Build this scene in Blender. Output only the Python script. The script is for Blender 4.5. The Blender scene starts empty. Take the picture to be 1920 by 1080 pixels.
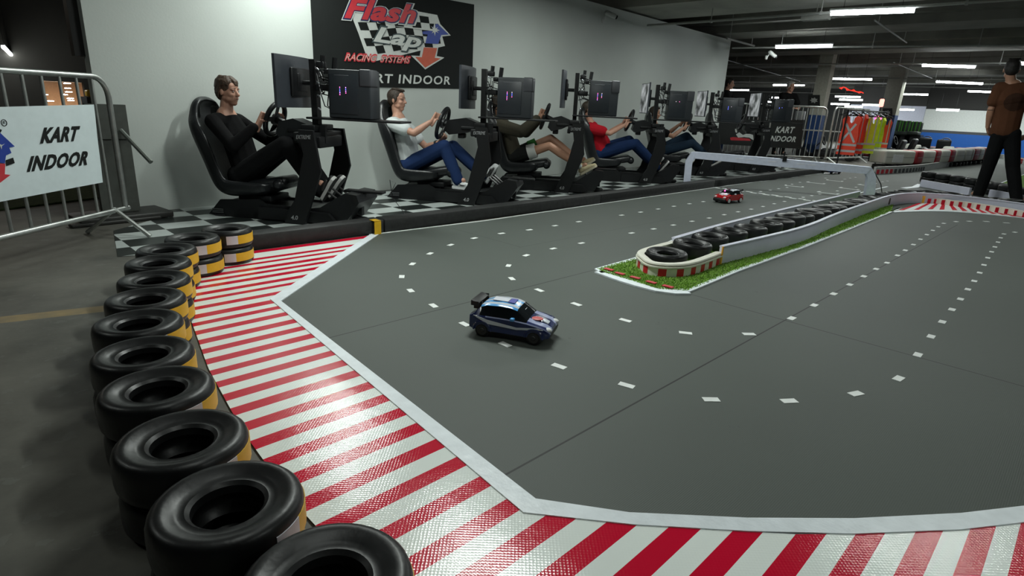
import bpy, bmesh, math, random
from mathutils import Vector, Matrix
random.seed(7)
PI = math.pi
sc = bpy.context.scene
# ------------------------------------------------------------------ camera, world, exposure
HC = 0.96                      # lens height above the floor
FOC = 1090.704                 # focal length in pixels of a 1920 px wide frame
CW = ((0.70999571, -0.70263065, 0.04707719),
      (-0.17814002, -0.24387995, -0.9533041),
      (0.68130186, 0.66845549, -0.29832035))     # rows: right, down, forward (x along the wall, y to the wall, z up)
cam_d = bpy.data.cameras.new('camera'); cam = bpy.data.objects.new('camera', cam_d)
sc.collection.objects.link(cam)
rt, dn, fw = (Vector(r) for r in CW)
m3 = Matrix((rt, -dn, -fw)).transposed()
cam.matrix_world = Matrix.Translation((0, 0, HC)) @ m3.to_4x4()
cam_d.sensor_width = 36.0; cam_d.lens = FOC / 1920 * 36.0
cam_d.clip_start = 0.02; cam_d.clip_end = 300
sc.camera = cam
world = bpy.data.worlds.new('world'); sc.world = world; world.use_nodes = True
world.node_tree.nodes['Background'].inputs[0].default_value = (0.80, 0.95, 1.0, 1)
world.node_tree.nodes['Background'].inputs[1].default_value = 0.035
sc.view_settings.view_transform = 'Standard'; sc.view_settings.look = 'None'
sc.view_settings.gamma = 1; sc.view_settings.use_curve_mapping = False
sc.view_settings.exposure = 0.0
try: sc.cycles.max_bounces = 6
except Exception: pass

def area_lamp(name, loc, sx, sy, power, color=(0.93, 1.0, 0.945), rot=(0, 0, 0)):
    d = bpy.data.lights.new(name, 'AREA'); d.shape = 'RECTANGLE'; d.size = sx; d.size_y = sy
    d.energy = power; d.color = color
    o = bpy.data.objects.new(name, d); o.location = loc; o.rotation_euler = rot
    sc.collection.objects.link(o); return o
# light of tubes in or out of frame, plus added wall and kerb fills
LAMPS = [((2.55, 4.75, 2.36), 34), ((2.35, 2.45, 2.36), 50), ((5.8, 3.9, 2.36), 33), ((-1.2, 3.4, 2.36), 9), ((2.0, -1.8, 2.36), 17), ((.6, .9, 2.36), 7),
         ((5.4, 0.4, 2.36), 21), ((8.8, -1.4, 2.36), 17), ((8.8, 2.55, 2.26), 28), ((12.3, 4.6, 2.30), 24), ((17.1, 3.1, 2.30), 26), ((12.4, 0.4, 2.36), 22), ((9.4, 4.6, 2.36), 8)]
for i, (p, e) in enumerate(LAMPS):
    area_lamp('tube_and_fill_light', p, 0.10, 1.15, e)

# ------------------------------------------------------------------ geometry of the view
def ray(px, py):
    v = Vector(((px - 960) / FOC, (py - 540) / FOC, 1.0))
    return rt * v.x + dn * v.y + fw * v.z
def G(px, py, z=0.0):
    d = ray(px, py); t = (z - HC) / d.z
    return Vector((d.x * t, d.y * t, z))
def on_plane(px, py, p0, n):
    d = ray(px, py); o = Vector((0, 0, HC)); t = (Vector(p0) - o).dot(n) / d.dot(n)
    return o + d * t
def upright(px, py, ref, off=0.0):
    """the point seen at px,py on the upright plane through ref that faces the lens (off metres behind it)"""
    n = Vector((ref[0], ref[1], 0)).normalized()
    return on_plane(px, py, Vector((ref[0], ref[1], 0)) + n * off, n)

# ------------------------------------------------------------------ materials
_m = {}
def mat(name, col, rough=0.5, metal=0.0, noise=0.0, nscale=20, bump=0.0, bscale=60, emit=None, estr=0, spec=0.5, coat=0.0, rvar=0.0):
    if name in _m: return _m[name]
    m = bpy.data.materials.new(name); m.use_nodes = True; nt = m.node_tree; b = nt.nodes['Principled BSDF']
    c = (*col, 1)
    b.inputs['Base Color'].default_value = c; b.inputs['Roughness'].default_value = rough
    b.inputs['Metallic'].default_value = metal; b.inputs['Specular IOR Level'].default_value = spec
    b.inputs['Coat Weight'].default_value = coat
    tc = nt.nodes.new('ShaderNodeTexCoord')
    n = nt.nodes.new('ShaderNodeTexNoise'); n.inputs['Scale'].default_value = nscale; n.inputs['Detail'].default_value = 5
    nt.links.new(tc.outputs['Object'], n.inputs['Vector'])
    r = nt.nodes.new('ShaderNodeValToRGB')
    k = noise if noise else 0.06
    r.color_ramp.elements[0].color = (*[max(0, x * (1 - k)) for x in col], 1); r.color_ramp.elements[0].position = 0.3
    r.color_ramp.elements[1].color = (*[min(1, x * (1 + k)) for x in col], 1); r.color_ramp.elements[1].position = 0.7
    nt.links.new(n.outputs['Fac'], r.inputs['Fac']); nt.links.new(r.outputs['Color'], b.inputs['Base Color'])
    if rvar:
        mr = nt.nodes.new('ShaderNodeMapRange'); mr.inputs['To Min'].default_value = max(0, rough - rvar); mr.inputs['To Max'].default_value = rough + rvar
        nt.links.new(n.outputs['Fac'], mr.inputs['Value']); nt.links.new(mr.outputs['Result'], b.inputs['Roughness'])
    if bump:
        n2 = nt.nodes.new('ShaderNodeTexNoise'); n2.inputs['Scale'].default_value = bscale; n2.inputs['Detail'].default_value = 3
        nt.links.new(tc.outputs['Object'], n2.inputs['Vector'])
        bp = nt.nodes.new('ShaderNodeBump'); bp.inputs['Strength'].default_value = bump; bp.inputs['Distance'].default_value = 0.01
        nt.links.new(n2.outputs['Fac'], bp.inputs['Height']); nt.links.new(bp.outputs['Normal'], b.inputs['Normal'])
    if emit:
        b.inputs['Emission Color'].default_value = (*emit, 1); b.inputs['Emission Strength'].default_value = estr
    _m[name] = m; return m

class NT:
    """small helper for node maths"""
    def __init__(s, m): s.nt = m.node_tree; s.b = s.nt.nodes['Principled BSDF']
    def n(s, t, **k):
        x = s.nt.nodes.new(t)
        for a, v in k.items(): setattr(x, a, v)
        return x
    def m(s, op, a, b=None, c=None):
        x = s.nt.nodes.new('ShaderNodeMath'); x.operation = op
        for i, v in enumerate((a, b, c)):
            if v is None: continue
            if isinstance(v, (int, float)): x.inputs[i].default_value = v
            else: s.nt.links.new(v, x.inputs[i])
        return x.outputs[0]
    def mix(s, f, a, b):
        x = s.nt.nodes.new('ShaderNodeMix'); x.data_type = 'RGBA'
        for i, v in ((0, f), (6, a), (7, b)):
            if isinstance(v, (int, float)): x.inputs[i].default_value = v
            elif isinstance(v, tuple): x.inputs[i].default_value = (*v, 1)
            else: s.nt.links.new(v, x.inputs[i])
        return x.outputs[2]
    def link(s, a, b): s.nt.links.new(a, b)

def track_material():
    m = bpy.data.materials.new('track_rubber'); m.use_nodes = True; t = NT(m)
    tc = t.n('ShaderNodeTexCoord'); sx = t.n('ShaderNodeSeparateXYZ'); t.link(tc.outputs['Object'], sx.inputs[0]); x, y = sx.outputs[0], sx.outputs[1]
    n1 = t.n('ShaderNodeTexNoise'); n1.inputs['Scale'].default_value = 1.1; n1.inputs['Detail'].default_value = 6; t.link(tc.outputs['Object'], n1.inputs['Vector'])
    n2 = t.n('ShaderNodeTexNoise'); n2.inputs['Scale'].default_value = 5; n2.inputs['Detail'].default_value = 8; n2.inputs['Roughness'].default_value = .7; t.link(tc.outputs['Object'], n2.inputs['Vector'])
    c = t.mix(n1.outputs['Fac'], (0.062, 0.073, 0.064), (0.082, 0.096, 0.085))
    # scuffs: rare dark rubber marks
    s = t.m('MULTIPLY', t.m('GREATER_THAN', n2.outputs['Fac'], 0.69), 0.5)
    c = t.mix(s, c, (0.035, 0.037, 0.036))
    def band(v, c0, w): return t.m('LESS_THAN', t.m('ABSOLUTE', t.m('SUBTRACT', v, c0)), w)
    def rng(v, a, b): return t.m('MULTIPLY', t.m('GREATER_THAN', v, a), t.m('LESS_THAN', v, b))
    seams = [(y, t_s1, .0035, x, .9, 7.5), (y, t_s3, .003, x, .9, 6.0), (y, 2.80, .0016, x, 2.9, 9.0),
             (x, t_s2, .0035, y, -.6, 1.75), (x, 2.92, .0018, y, 2.80, 3.7)]
    for v, c0, w, u, a, b in seams:
        c = t.mix(t.m('MULTIPLY', band(v, c0, w), rng(u, a, b)), c, (0.006, 0.006, 0.006))
    t.link(c, t.b.inputs['Base Color']); t.b.inputs['Roughness'].default_value = .62
    w = t.n('ShaderNodeTexWave'); w.inputs['Scale'].default_value = 60; w.wave_type = 'BANDS'; w.bands_direction = 'Y'; t.link(tc.outputs['Object'], w.inputs['Vector'])
    bp = t.n('ShaderNodeBump'); bp.inputs['Strength'].default_value = .12; bp.inputs['Distance'].default_value = .002
    t.link(w.outputs['Fac'], bp.inputs['Height']); t.link(bp.outputs['Normal'], t.b.inputs['Normal'])
    return m
t_s1 = (G(1291, 704).y + G(1524, 573).y + G(1100, 805).y) / 3
t_s3 = (G(716, 609).y + G(919, 556.6).y + G(1000, 538).y) / 3
t_s2 = (G(1291, 551).x + G(1589, 635).x + G(1767, 685).x) / 3

def kerb_material(name, col):
    """printed vinyl: a fine diamond weave under a glossy film, slightly wrinkled"""
    m = bpy.data.materials.new(name); m.use_nodes = True; t = NT(m)
    tc = t.n('ShaderNodeTexCoord')
    mp = t.n('ShaderNodeMapping'); mp.inputs['Rotation'].default_value = (0, 0, .785); t.link(tc.outputs['Object'], mp.inputs[0])
    ch = t.n('ShaderNodeTexVoronoi'); ch.inputs['Scale'].default_value = 125; ch.inputs['Randomness'].default_value = .12; t.link(mp.outputs[0], ch.inputs['Vector'])
    n1 = t.n('ShaderNodeTexNoise'); n1.inputs['Scale'].default_value = 9; n1.inputs['Detail'].default_value = 4; t.link(tc.outputs['Object'], n1.inputs['Vector'])
    n2 = t.n('ShaderNodeTexNoise'); n2.inputs['Scale'].default_value = 3.0; n2.inputs['Detail'].default_value = 3; t.link(tc.outputs['Object'], n2.inputs['Vector'])
    c = t.mix(n2.outputs['Fac'], tuple(v * .93 for v in col), tuple(min(1, v * 1.05) for v in col))
    t.link(c, t.b.inputs['Base Color']); t.b.inputs['Roughness'].default_value = .15; t.b.inputs['Specular IOR Level'].default_value = .42
    b1 = t.n('ShaderNodeBump'); b1.inputs['Strength'].default_value = .38; b1.inputs['Distance'].default_value = .0012; t.link(ch.outputs['Distance'], b1.inputs['Height'])
    b2 = t.n('ShaderNodeBump'); b2.inputs['Strength'].default_value = .25; b2.inputs['Distance'].default_value = .006
    t.link(n1.outputs['Fac'], b2.inputs['Height']); t.link(b1.outputs['Normal'], b2.inputs['Normal']); t.link(b2.outputs['Normal'], t.b.inputs['Normal'])
    return m

def checker_material():
    m = bpy.data.materials.new('chequered_vinyl'); m.use_nodes = True; t = NT(m)
    tc = t.n('ShaderNodeTexCoord'); sx = t.n('ShaderNodeSeparateXYZ'); t.link(tc.outputs['Object'], sx.inputs[0])
    fx = t.m('FLOOR', t.m('DIVIDE', t.m('SUBTRACT', sx.outputs[0], 2.842 + .3 * -12), .318))
    fy = t.m('FLOOR', t.m('DIVIDE', t.m('SUBTRACT', sx.outputs[1], 4.19 - .216 * 8), .216))
    par = t.m('MODULO', t.m('ADD', t.m('ADD', fx, fy), 40), 2.0)
    n2 = t.n('ShaderNodeTexNoise'); n2.inputs['Scale'].default_value = 3; t.link(tc.outputs['Object'], n2.inputs['Vector'])
    w = t.mix(n2.outputs['Fac'], (.42, .46, .45), (.6, .65, .63))
    c = t.mix(par, w, (.018, .022, .021))
    t.link(c, t.b.inputs['Base Color']); t.b.inputs['Roughness'].default_value = .28
    return m

def concrete_material():
    m = bpy.data.materials.new('floor_concrete'); m.use_nodes = True; t = NT(m)
    tc = t.n('ShaderNodeTexCoord'); sx = t.n('ShaderNodeSeparateXYZ'); t.link(tc.outputs['Object'], sx.inputs[0])
    n1 = t.n('ShaderNodeTexNoise'); n1.inputs['Scale'].default_value = 1.6; n1.inputs['Detail'].default_value = 9; n1.inputs['Roughness'].default_value = .65; t.link(tc.outputs['Object'], n1.inputs['Vector'])
    n2 = t.n('ShaderNodeTexNoise'); n2.inputs['Scale'].default_value = 14; n2.inputs['Detail'].default_value = 8; t.link(tc.outputs['Object'], n2.inputs['Vector'])
    c = t.mix(t.m('MULTIPLY_ADD', n1.outputs['Fac'], 3.0, -1.0), (.062, .061, .052), (.15, .146, .124))
    c = t.mix(t.m('MULTIPLY', t.m('GREATER_THAN', n2.outputs['Fac'], .62), .3), c, (.16, .165, .15))
    # worn ochre lane line on the concrete
    a, b = G(0, 600), G(200, 578); d = (b - a).normalized(); nx, ny = -d.y, d.x
    dist = t.m('ABSOLUTE', t.m('ADD', t.m('ADD', t.m('MULTIPLY', sx.outputs[0], nx), t.m('MULTIPLY', sx.outputs[1], ny)), -(a.x * nx + a.y * ny)))
    ln = t.m('MULTIPLY', t.m('LESS_THAN', dist, .045), t.m('LESS_THAN', sx.outputs[0], .55))
    ln = t.m('MULTIPLY', ln, t.m('MULTIPLY_ADD', n2.outputs['Fac'], .9, .15))
    c = t.mix(ln, c, (.34, .24, .10))
    t.link(c, t.b.inputs['Base Color']); t.b.inputs['Roughness'].default_value = .55
    bp = t.n('ShaderNodeBump'); bp.inputs['Strength'].default_value = .15; bp.inputs['Distance'].default_value = .01
    t.link(n2.outputs['Fac'], bp.inputs['Height']); t.link(bp.outputs['Normal'], t.b.inputs['Normal'])
    return m

RUB = mat('tire_rubber', (.0075, .008, .0085), .38, noise=.35, nscale=9, bump=.10, bscale=30, rvar=.10, spec=.42)
YEL = mat('yellow_sticker', (.72, .42, .015), .45, noise=.1)
WST = mat('white_sticker', (.62, .60, .66), .45)
WTAPE = mat('white_tape', (.78, .84, .88), .38, bump=.2, bscale=30)
WDASH = mat('white_dash_tape', (.80, .83, .81), .5)
BLK = mat('black_metal', (.0065, .0072, .008), .5, spec=.35)
BLK2 = mat('black_plastic', (.009, .0098, .011), .4, spec=.4)
CASE = mat('case_black', (.026, .031, .036), .42)
CASE2 = mat('case_panel', (.020, .025, .031), .4)
LEATH = mat('seat_leather', (.011, .0125, .014), .36, bump=.15, bscale=50)
FOAM = mat('black_foam', (.017, .018, .018), .6, bump=.3, bscale=25, noise=.25)
STEEL = mat('galvanised_steel', (.50, .52, .50), .36, metal=.85, noise=.15)
RAILW = mat('rail_plastic', (.64, .65, .77), .42, noise=.05, nscale=4, bump=.1, bscale=12)
CREAM = mat('cream_plastic', (.72, .71, .62), .4)
REDP = mat('red_print', (.55, .012, .03), .4)
ORANGE = mat('orange_tape', (.85, .42, .03), .45)
GRASS = mat('turf_green', (.13, .25, .025), .8, noise=.5, nscale=60, bump=.8, bscale=200)
WALLW = mat('wall_paint', (.56, .60, .57), .7, noise=.03, nscale=2, bump=.05)
LITE = mat('tube_glow', (.9, .95, 1), .4, emit=(.93, .98, 1.0), estr=30)
GREYT = mat('grey_text', (.35, .36, .37), .5)
SKIN = mat('skin', (.50, .27, .19), .5, noise=.06, bump=.05)
SKIN2 = mat('skin_tan', (.42, .22, .14), .5, noise=.06)

# ------------------------------------------------------------------ mesh helpers
def V(*a): return Vector(a)
def link(o): sc.collection.objects.link(o); return o
class MB:
    def __init__(s): s.v = []; s.f = []; s.mi = []
    def add(s, vs, fs, mi=0):
        k = len(s.v); s.v += [tuple(p) for p in vs]; s.f += [tuple(i + k for i in f) for f in fs]; s.mi += [mi] * len(fs)
    def box(s, c, d, R=None, mi=0, tp=1.0):
        """box centred c with size d; R rotation matrix; tp scales the top face"""
        R = R or Matrix.Identity(3); c = Vector(c); vs = []
        for z in (-.5, .5):
            k = tp if z > 0 else 1
            for x, y in ((-.5, -.5), (.5, -.5), (.5, .5), (-.5, .5)):
                vs.append(c + R @ Vector((x * d[0] * k, y * d[1] * k, z * d[2])))
        s.add(vs, [(0, 3, 2, 1), (4, 5, 6, 7), (0, 1, 5, 4), (1, 2, 6, 5), (2, 3, 7, 6), (3, 0, 4, 7)], mi)
    def rbox(s, c, d, r, R=None, mi=0, seg=3):
        """box with rounded edges"""
        bm = bmesh.new(); bmesh.ops.create_cube(bm, size=1.0)
        for v in bm.verts: v.co = Vector((v.co.x * d[0], v.co.y * d[1], v.co.z * d[2]))
        bmesh.ops.bevel(bm, geom=bm.edges[:], offset=min(r, min(d) * .49), segments=seg, affect='EDGES', profile=.5)
        R = R or Matrix.Identity(3); c = Vector(c); bm.verts.index_update()
        s.add([c + R @ v.co for v in bm.verts], [[v.index for v in f.verts] for f in bm.faces], mi); bm.free()
    def prism(s, poly, e, mi=0):
        """closed polygon of 3D points extruded by vector e"""
        n = len(poly); e = Vector(e); vs = [Vector(p) for p in poly] + [Vector(p) + e for p in poly]
        s.add(vs, [tuple(range(n - 1, -1, -1)), tuple(range(n, 2 * n))] + [(i, (i + 1) % n, (i + 1) % n + n, i + n) for i in range(n)], mi)
    def tube(s, pts, r, n=8, mi=0, closed=False, cap=True, ov=None):
        pts = [Vector(p) for p in pts]; N = len(pts); rr = r if isinstance(r, (list, tuple)) else [r] * N
        vs = []; up = None
        for i, p in enumerate(pts):
            if closed: t = pts[(i + 1) % N] - pts[i - 1]
            else: t = pts[min(i + 1, N - 1)] - pts[max(i - 1, 0)]
            t.normalize()
            if up is None: up = t.orthogonal().normalized()
            up = (up - t * up.dot(t)); up = up.normalized() if up.length > 1e-6 else t.orthogonal().normalized()
            b = t.cross(up)
            for k in range(n):
                a = 2 * PI * k / n; vs.append(p + (up * math.cos(a) + b * math.sin(a)) * rr[i])
        fs = [(i * n + k, i * n + (k + 1) % n, ((i + 1) % N) * n + (k + 1) % n, ((i + 1) % N) * n + k) for i in range(N if closed else N - 1) for k in range(n)]
        if cap and not closed: fs += [tuple(range(n - 1, -1, -1)), tuple(range((N - 1) * n, N * n))]
        s.add(vs, fs, mi)
    def lathe(s, prof, c=(0, 0, 0), ax=(0, 0, 1), n=32, mi=0, closed=False, mids=None, sc_=(1, 1)):
        """profile of (radius, height) about axis ax through c"""
        ax = Vector(ax).normalized(); a = ax.orthogonal().normalized(); b = ax.cross(a); c = Vector(c); N = len(prof); vs = []
        for r, h in prof:
            for k in range(n):
                t = 2 * PI * k / n; vs.append(c + ax * h + a * (r * math.cos(t)) + b * (r * math.sin(t)))
        base = len(s.v); s.v += [tuple(p) for p in vs]
        for i in range(N if closed else N - 1):
            j = (i + 1) % N
            for k in range(n):
                s.f.append((base + i * n + k, base + i * n + (k + 1) % n, base + j * n + (k + 1) % n, base + j * n + k)); s.mi.append(mids[i] if mids else mi)
        if not closed:
            if prof[0][0] > 1e-5: s.f.append(tuple(base + k for k in range(n - 1, -1, -1))); s.mi.append(mi)
            if prof[-1][0] > 1e-5: s.f.append(tuple(base + (N - 1) * n + k for k in range(n))); s.mi.append(mi)
    def ell(s, c, r, R=None, mi=0, n=16):
        """ellipsoid"""
        R = R or Matrix.Identity(3); c = Vector(c); vs = []; m = n // 2
        vs.append(c + R @ V(0, 0, -r[2]))
        for i in range(1, m):
            p = -PI / 2 + PI * i / m
            for k in range(n):
                a = 2 * PI * k / n; vs.append(c + R @ V(r[0] * math.cos(p) * math.cos(a), r[1] * math.cos(p) * math.sin(a), r[2] * math.sin(p)))
        vs.append(c + R @ V(0, 0, r[2])); L = len(vs) - 1
        fs = [(0, 1 + (k + 1) % n, 1 + k) for k in range(n)]
        fs += [(1 + i * n + k, 1 + i * n + (k + 1) % n, 1 + (i + 1) * n + (k + 1) % n, 1 + (i + 1) * n + k) for i in range(m - 2) for k in range(n)]
        fs += [(L, 1 + (m - 2) * n + k, 1 + (m - 2) * n + (k + 1) % n) for k in range(n)]
        s.add(vs, fs, mi)
    def cap(s, a, b, ra, rb, n=12, flat=1.0, side=None, mi=0):
        """tapered capsule from a to b; flat squeezes it across 'side'"""
        a = Vector(a); b = Vector(b); t = (b - a); L = t.length
        if L < 1e-6: return s.ell(a, (ra, ra, ra), n=n, mi=mi)
        t.normalize(); u = Vector(side) if side else t.orthogonal(); u = (u - t * u.dot(t)).normalized(); w = t.cross(u)
        st = []
        for i in range(5): p = -PI / 2 + PI / 2 * i / 4; st.append((a + t * (ra * math.sin(p)), max(ra * math.cos(p), .0006)))
        for i in range(5): p = PI / 2 * i / 4; st.append((b + t * (rb * math.sin(p)), max(rb * math.cos(p), .0006)))
        vs = []
        for c, r in st:
            for k in range(n):
                q = 2 * PI * k / n; vs.append(c + u * (r * flat * math.cos(q)) + w * (r * math.sin(q)))
        N = len(st)
        fs = [(i * n + k, i * n + (k + 1) % n, (i + 1) * n + (k + 1) % n, (i + 1) * n + k) for i in range(N - 1) for k in range(n)]
        fs += [tuple(range(n - 1, -1, -1)), tuple(range((N - 1) * n, N * n))]
        s.add(vs, fs, mi)
    def build(s, name, mats, parent=None, loc=None, smooth=True, angle=40):
        me = bpy.data.meshes.new(name); me.from_pydata(s.v, [], s.f)
        mats = mats if isinstance(mats, (list, tuple)) else [mats]
        for m in mats: me.materials.append(m)
        me.polygons.foreach_set('material_index', s.mi)
        bm = bmesh.new(); bm.from_mesh(me); bmesh.ops.recalc_face_normals(bm, faces=bm.faces); bm.to_mesh(me); bm.free()
        if smooth:
            me.polygons.foreach_set('use_smooth', [True] * len(me.polygons))
            try: me.set_sharp_from_angle(angle=math.radians(angle))
            except Exception: pass
        o = link(bpy.data.objects.new(name, me))
        if parent is not None: o.parent = parent
        if loc is not None: o.location = loc
        return o
def smooth_union(name, mb, material, parent=None, voxel=.007, it=3, origin=None):
    """fuse overlapping solids into one continuous surface"""
    me = bpy.data.meshes.new(name + '_raw'); me.from_pydata(mb.v, [], mb.f)
    bm = bmesh.new(); bm.from_mesh(me); bmesh.ops.recalc_face_normals(bm, faces=bm.faces); bm.to_mesh(me); bm.free()
    t = link(bpy.data.objects.new(name + '_raw', me))
    r = t.modifiers.new('r', 'REMESH'); r.mode = 'VOXEL'; r.voxel_size = voxel; r.use_smooth_shade = True
    s = t.modifiers.new('s', 'SMOOTH'); s.factor = .5; s.iterations = it
    dg = bpy.context.evaluated_depsgraph_get(); dg.update()
    me2 = bpy.data.meshes.new_from_object(t.evaluated_get(dg)); me2.name = name
    bpy.data.objects.remove(t); bpy.data.meshes.remove(me)
    me2.materials.clear(); me2.materials.append(material)
    me2.polygons.foreach_set('use_smooth', [True] * len(me2.polygons))
    if origin is not None: me2.transform(Matrix.Translation(-Vector(origin)))
    o = link(bpy.data.objects.new(name, me2))
    if parent is not None: o.parent = parent
    elif origin is not None: o.location = origin
    return o
def tag(o, label=None, cat=None, group=None, kind=None):
    if label: o['label'] = label
    if cat: o['category'] = cat
    if group: o['group'] = group
    if kind: o['kind'] = kind
    return o
def empty(name, loc, rz=0, label=None, cat=None, group=None, scale=None):
    o = link(bpy.data.objects.new(name, None)); o.location = loc; o.rotation_euler = (0, 0, rz); o.empty_display_size = .1
    if scale: o.scale = scale
    return tag(o, label, cat, group)
def copy_tree(o, parent=None):
    c = o.copy(); link(c)
    if parent is not None: c.parent = parent; c.matrix_parent_inverse = o.matrix_parent_inverse
    for ch in list(o.children): copy_tree(ch, c)
    return c
ORD = ['first', 'second', 'third', 'fourth', 'fifth', 'sixth', 'seventh', 'eighth', 'ninth', 'tenth', 'eleventh', 'twelfth', 'thirteenth', 'fourteenth', 'fifteenth', 'sixteenth', 'seventeenth', 'eighteenth', 'nineteenth', 'twentieth', 'twenty-first', 'twenty-second', 'twenty-third', 'twenty-fourth', 'twenty-fifth', 'twenty-sixth', 'twenty-seventh', 'twenty-eighth', 'twenty-ninth', 'thirtieth']
def text(name, s, BL, BR, TL, material, parent=None, shear=0.0, bold=0.0, thick=.002, origin=None, spacing=1.0):
    """lettering fitted to the frame BL, BR, TL (bottom-left, bottom-right, top-left)"""
    cu = bpy.data.curves.new(name, 'FONT'); cu.body = s; cu.shear = shear; cu.offset = bold; cu.space_character = spacing; cu.resolution_u = 3
    t = link(bpy.data.objects.new(name + '_raw', cu)); dg = bpy.context.evaluated_depsgraph_get(); dg.update()
    me = bpy.data.meshes.new_from_object(t.evaluated_get(dg)); bpy.data.objects.remove(t); bpy.data.curves.remove(cu); me.name = name
    xs = [v.co.x for v in me.vertices]; ys = [v.co.y for v in me.vertices]
    x0, x1, y0, y1 = min(xs), max(xs), min(ys), max(ys)
    BL, BR, TL = Vector(BL), Vector(BR), Vector(TL); r = BR - BL; u = TL - BL; n = r.cross(u).normalized()
    og = Vector(origin) if origin is not None else Vector((0, 0, 0))
    for v in me.vertices:
        a = (v.co.x - x0) / (x1 - x0); b = (v.co.y - y0) / (y1 - y0); v.co = BL + r * a + u * b - og
    if thick:
        bm = bmesh.new(); bm.from_mesh(me); g = bmesh.ops.extrude_face_region(bm, geom=bm.faces[:])
        for v in g['geom']:
            if isinstance(v, bmesh.types.BMVert): v.co += n * thick
        bmesh.ops.recalc_face_normals(bm, faces=bm.faces); bm.to_mesh(me); bm.free()
    me.polygons.foreach_set('use_smooth', [False] * len(me.polygons))
    me.materials.clear(); me.materials.append(material)
    o = link(bpy.data.objects.new(name, me))
    if parent is not None: o.parent = parent
    return o

# ------------------------------------------------------------------ the setting: floor, walls, ceiling
b = MB(); b.box((25, 8, -.05), (110, 70, .1)); tag(b.build('floor', concrete_material(), smooth=False), kind='structure')
CONC = mat('ceiling_concrete', (.16, .16, .14), .85, noise=.3, nscale=1.5, bump=.2, bscale=8)
BEAMC = mat('beam_concrete', (.34, .345, .30), .8, noise=.18, nscale=2, bump=.1, bscale=8)
b = MB(); b.box((25, 8, 3.05), (110, 70, .1)); tag(b.build('ceiling', CONC, smooth=False), kind='structure')
for i, (x, w, hgt) in enumerate(((8.95, 1.3, .48), (12.6, 1.0, .42), (16.3, 1.0, .42), (20.3, 1.0, .42), (24.5, 1.0, .42), (29, 1, .42), (34, 1, .42), (40, 1, .42), (47, 1, .42))):
    b = MB(); b.box((x, 8, 3.0 - hgt / 2), (w, 60, hgt)); b.box((x - w / 2 - .12, 8, 3.0 - .14), (.24, 60, .28))
    tag(b.build('trim_%d' % (i + 1), BEAMC if i == 0 else CONC, smooth=False), kind='structure')
# white partition wall behind the simulators
wa, wb_ = G(413, 385), G(1054, 326); wd = (wb_ - wa); wd.z = 0; wd.normalize(); wn = V(wd.y, -wd.x, 0)   # wn faces the track
def WP(px, py, off=0.0):
    return on_plane(px, py, wa + wn * off, wn)
wl, wr = WP(160, 60), WP(1360, 150)
b = MB(); L0 = V(wl.x, wl.y, 0); R0 = V(wr.x, wr.y, 0)
b.prism([L0, R0, R0 + V(0, 0, WP(1363, 73).z), L0 + V(0, 0, 2.40)], -wn * .12)
tag(b.build('wall_back', WALLW, smooth=False), kind='structure')
# far white and blue wall, and the pale wall left of it
fx = 30.0
def FX(px, py, x): 
    d = ray(px, py); t = x / d.x; return V(x, d.y * t, HC + d.z * t)
b = MB(); a_ = FX(1725, 250, fx)
zt = [FX(1790, q, fx).z for q in (206, 246, 251, 281)]
BLUEW = mat('blue_paint', (.008, .10, .42), .5); DGREY = mat('grey_band_paint', (.06, .065, .07), .6); WHITF = mat('far_white_paint', (.70, .74, .72), .7)
for z0, z1, mi in ((0, zt[2], 1), (zt[2], zt[1], 2), (zt[1], zt[0], 0), (zt[0], 3.0, 3)):
    b.box((fx + .1, (a_.y - 14) / 2 , (z0 + z1) / 2), (.2, a_.y + 14, z1 - z0), mi=mi)
tag(b.build('wall_far', [WHITF, BLUEW, DGREY, mat('dark_soffit', (.03, .03, .028), .8)], smooth=False), kind='structure')
b = MB(); LAV = mat('pale_lavender_paint', (.50, .52, .62), .7); xf = 33.0
y0_, y1_ = FX(1590, 220, xf).y, FX(1732, 220, xf).y; zt_ = FX(1650, 197, xf).z; zb_ = FX(1650, 238, xf).z
for z0, z1, mi in ((0, zb_, 1), (zb_, zt_, 0), (zt_, 3.0, 2)):
    b.box((xf + .1, (y0_ + y1_) / 2, (z0 + z1) / 2), (.2, y0_ - y1_, z1 - z0), mi=mi)
tag(b.build('wall_far_left', [LAV, BLUEW, mat('dark_soffit', (.03, .03, .028), .8)], smooth=False), kind='structure')
b = MB(); b.box((34, (y0_ + 50) / 2, 1.5), (.2, 50 - y0_, 3)); tag(b.build('wall_left_end', mat('dark_grey_paint', (.035, .037, .036), .8), smooth=False), kind='structure')
# dark hall behind the railing on the left: far wall and the lit opening
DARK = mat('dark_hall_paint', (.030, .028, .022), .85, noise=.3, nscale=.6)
b = MB(); yb = 17.0
oL, oR = on_plane(76, 160, (0, yb, 0), V(0, 1, 0)), on_plane(157, 160, (0, yb, 0), V(0, 1, 0))
zo = on_plane(110, 153, (0, yb, 0), V(0, 1, 0)).z
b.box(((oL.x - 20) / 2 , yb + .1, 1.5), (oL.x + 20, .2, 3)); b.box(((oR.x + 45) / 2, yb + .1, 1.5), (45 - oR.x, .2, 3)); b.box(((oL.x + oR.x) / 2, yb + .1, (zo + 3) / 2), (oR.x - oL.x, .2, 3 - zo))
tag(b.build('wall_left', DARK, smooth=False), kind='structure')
BEIGE = mat('beige_room_paint', (.55, .36, .22), .8)
b = MB(); cx = (oL.x + oR.x) / 2
b.box((cx, yb + 5.1, zo / 2), (6, .1, zo)); b.box((cx, yb + 2.6, zo + .03), (6, 5, .05)); b.box((cx - 2.2, yb + 2.6, zo / 2), (.1, 5, zo)); b.box((cx + 2.2, yb + 2.6, zo / 2), (.1, 5, zo))
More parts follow.
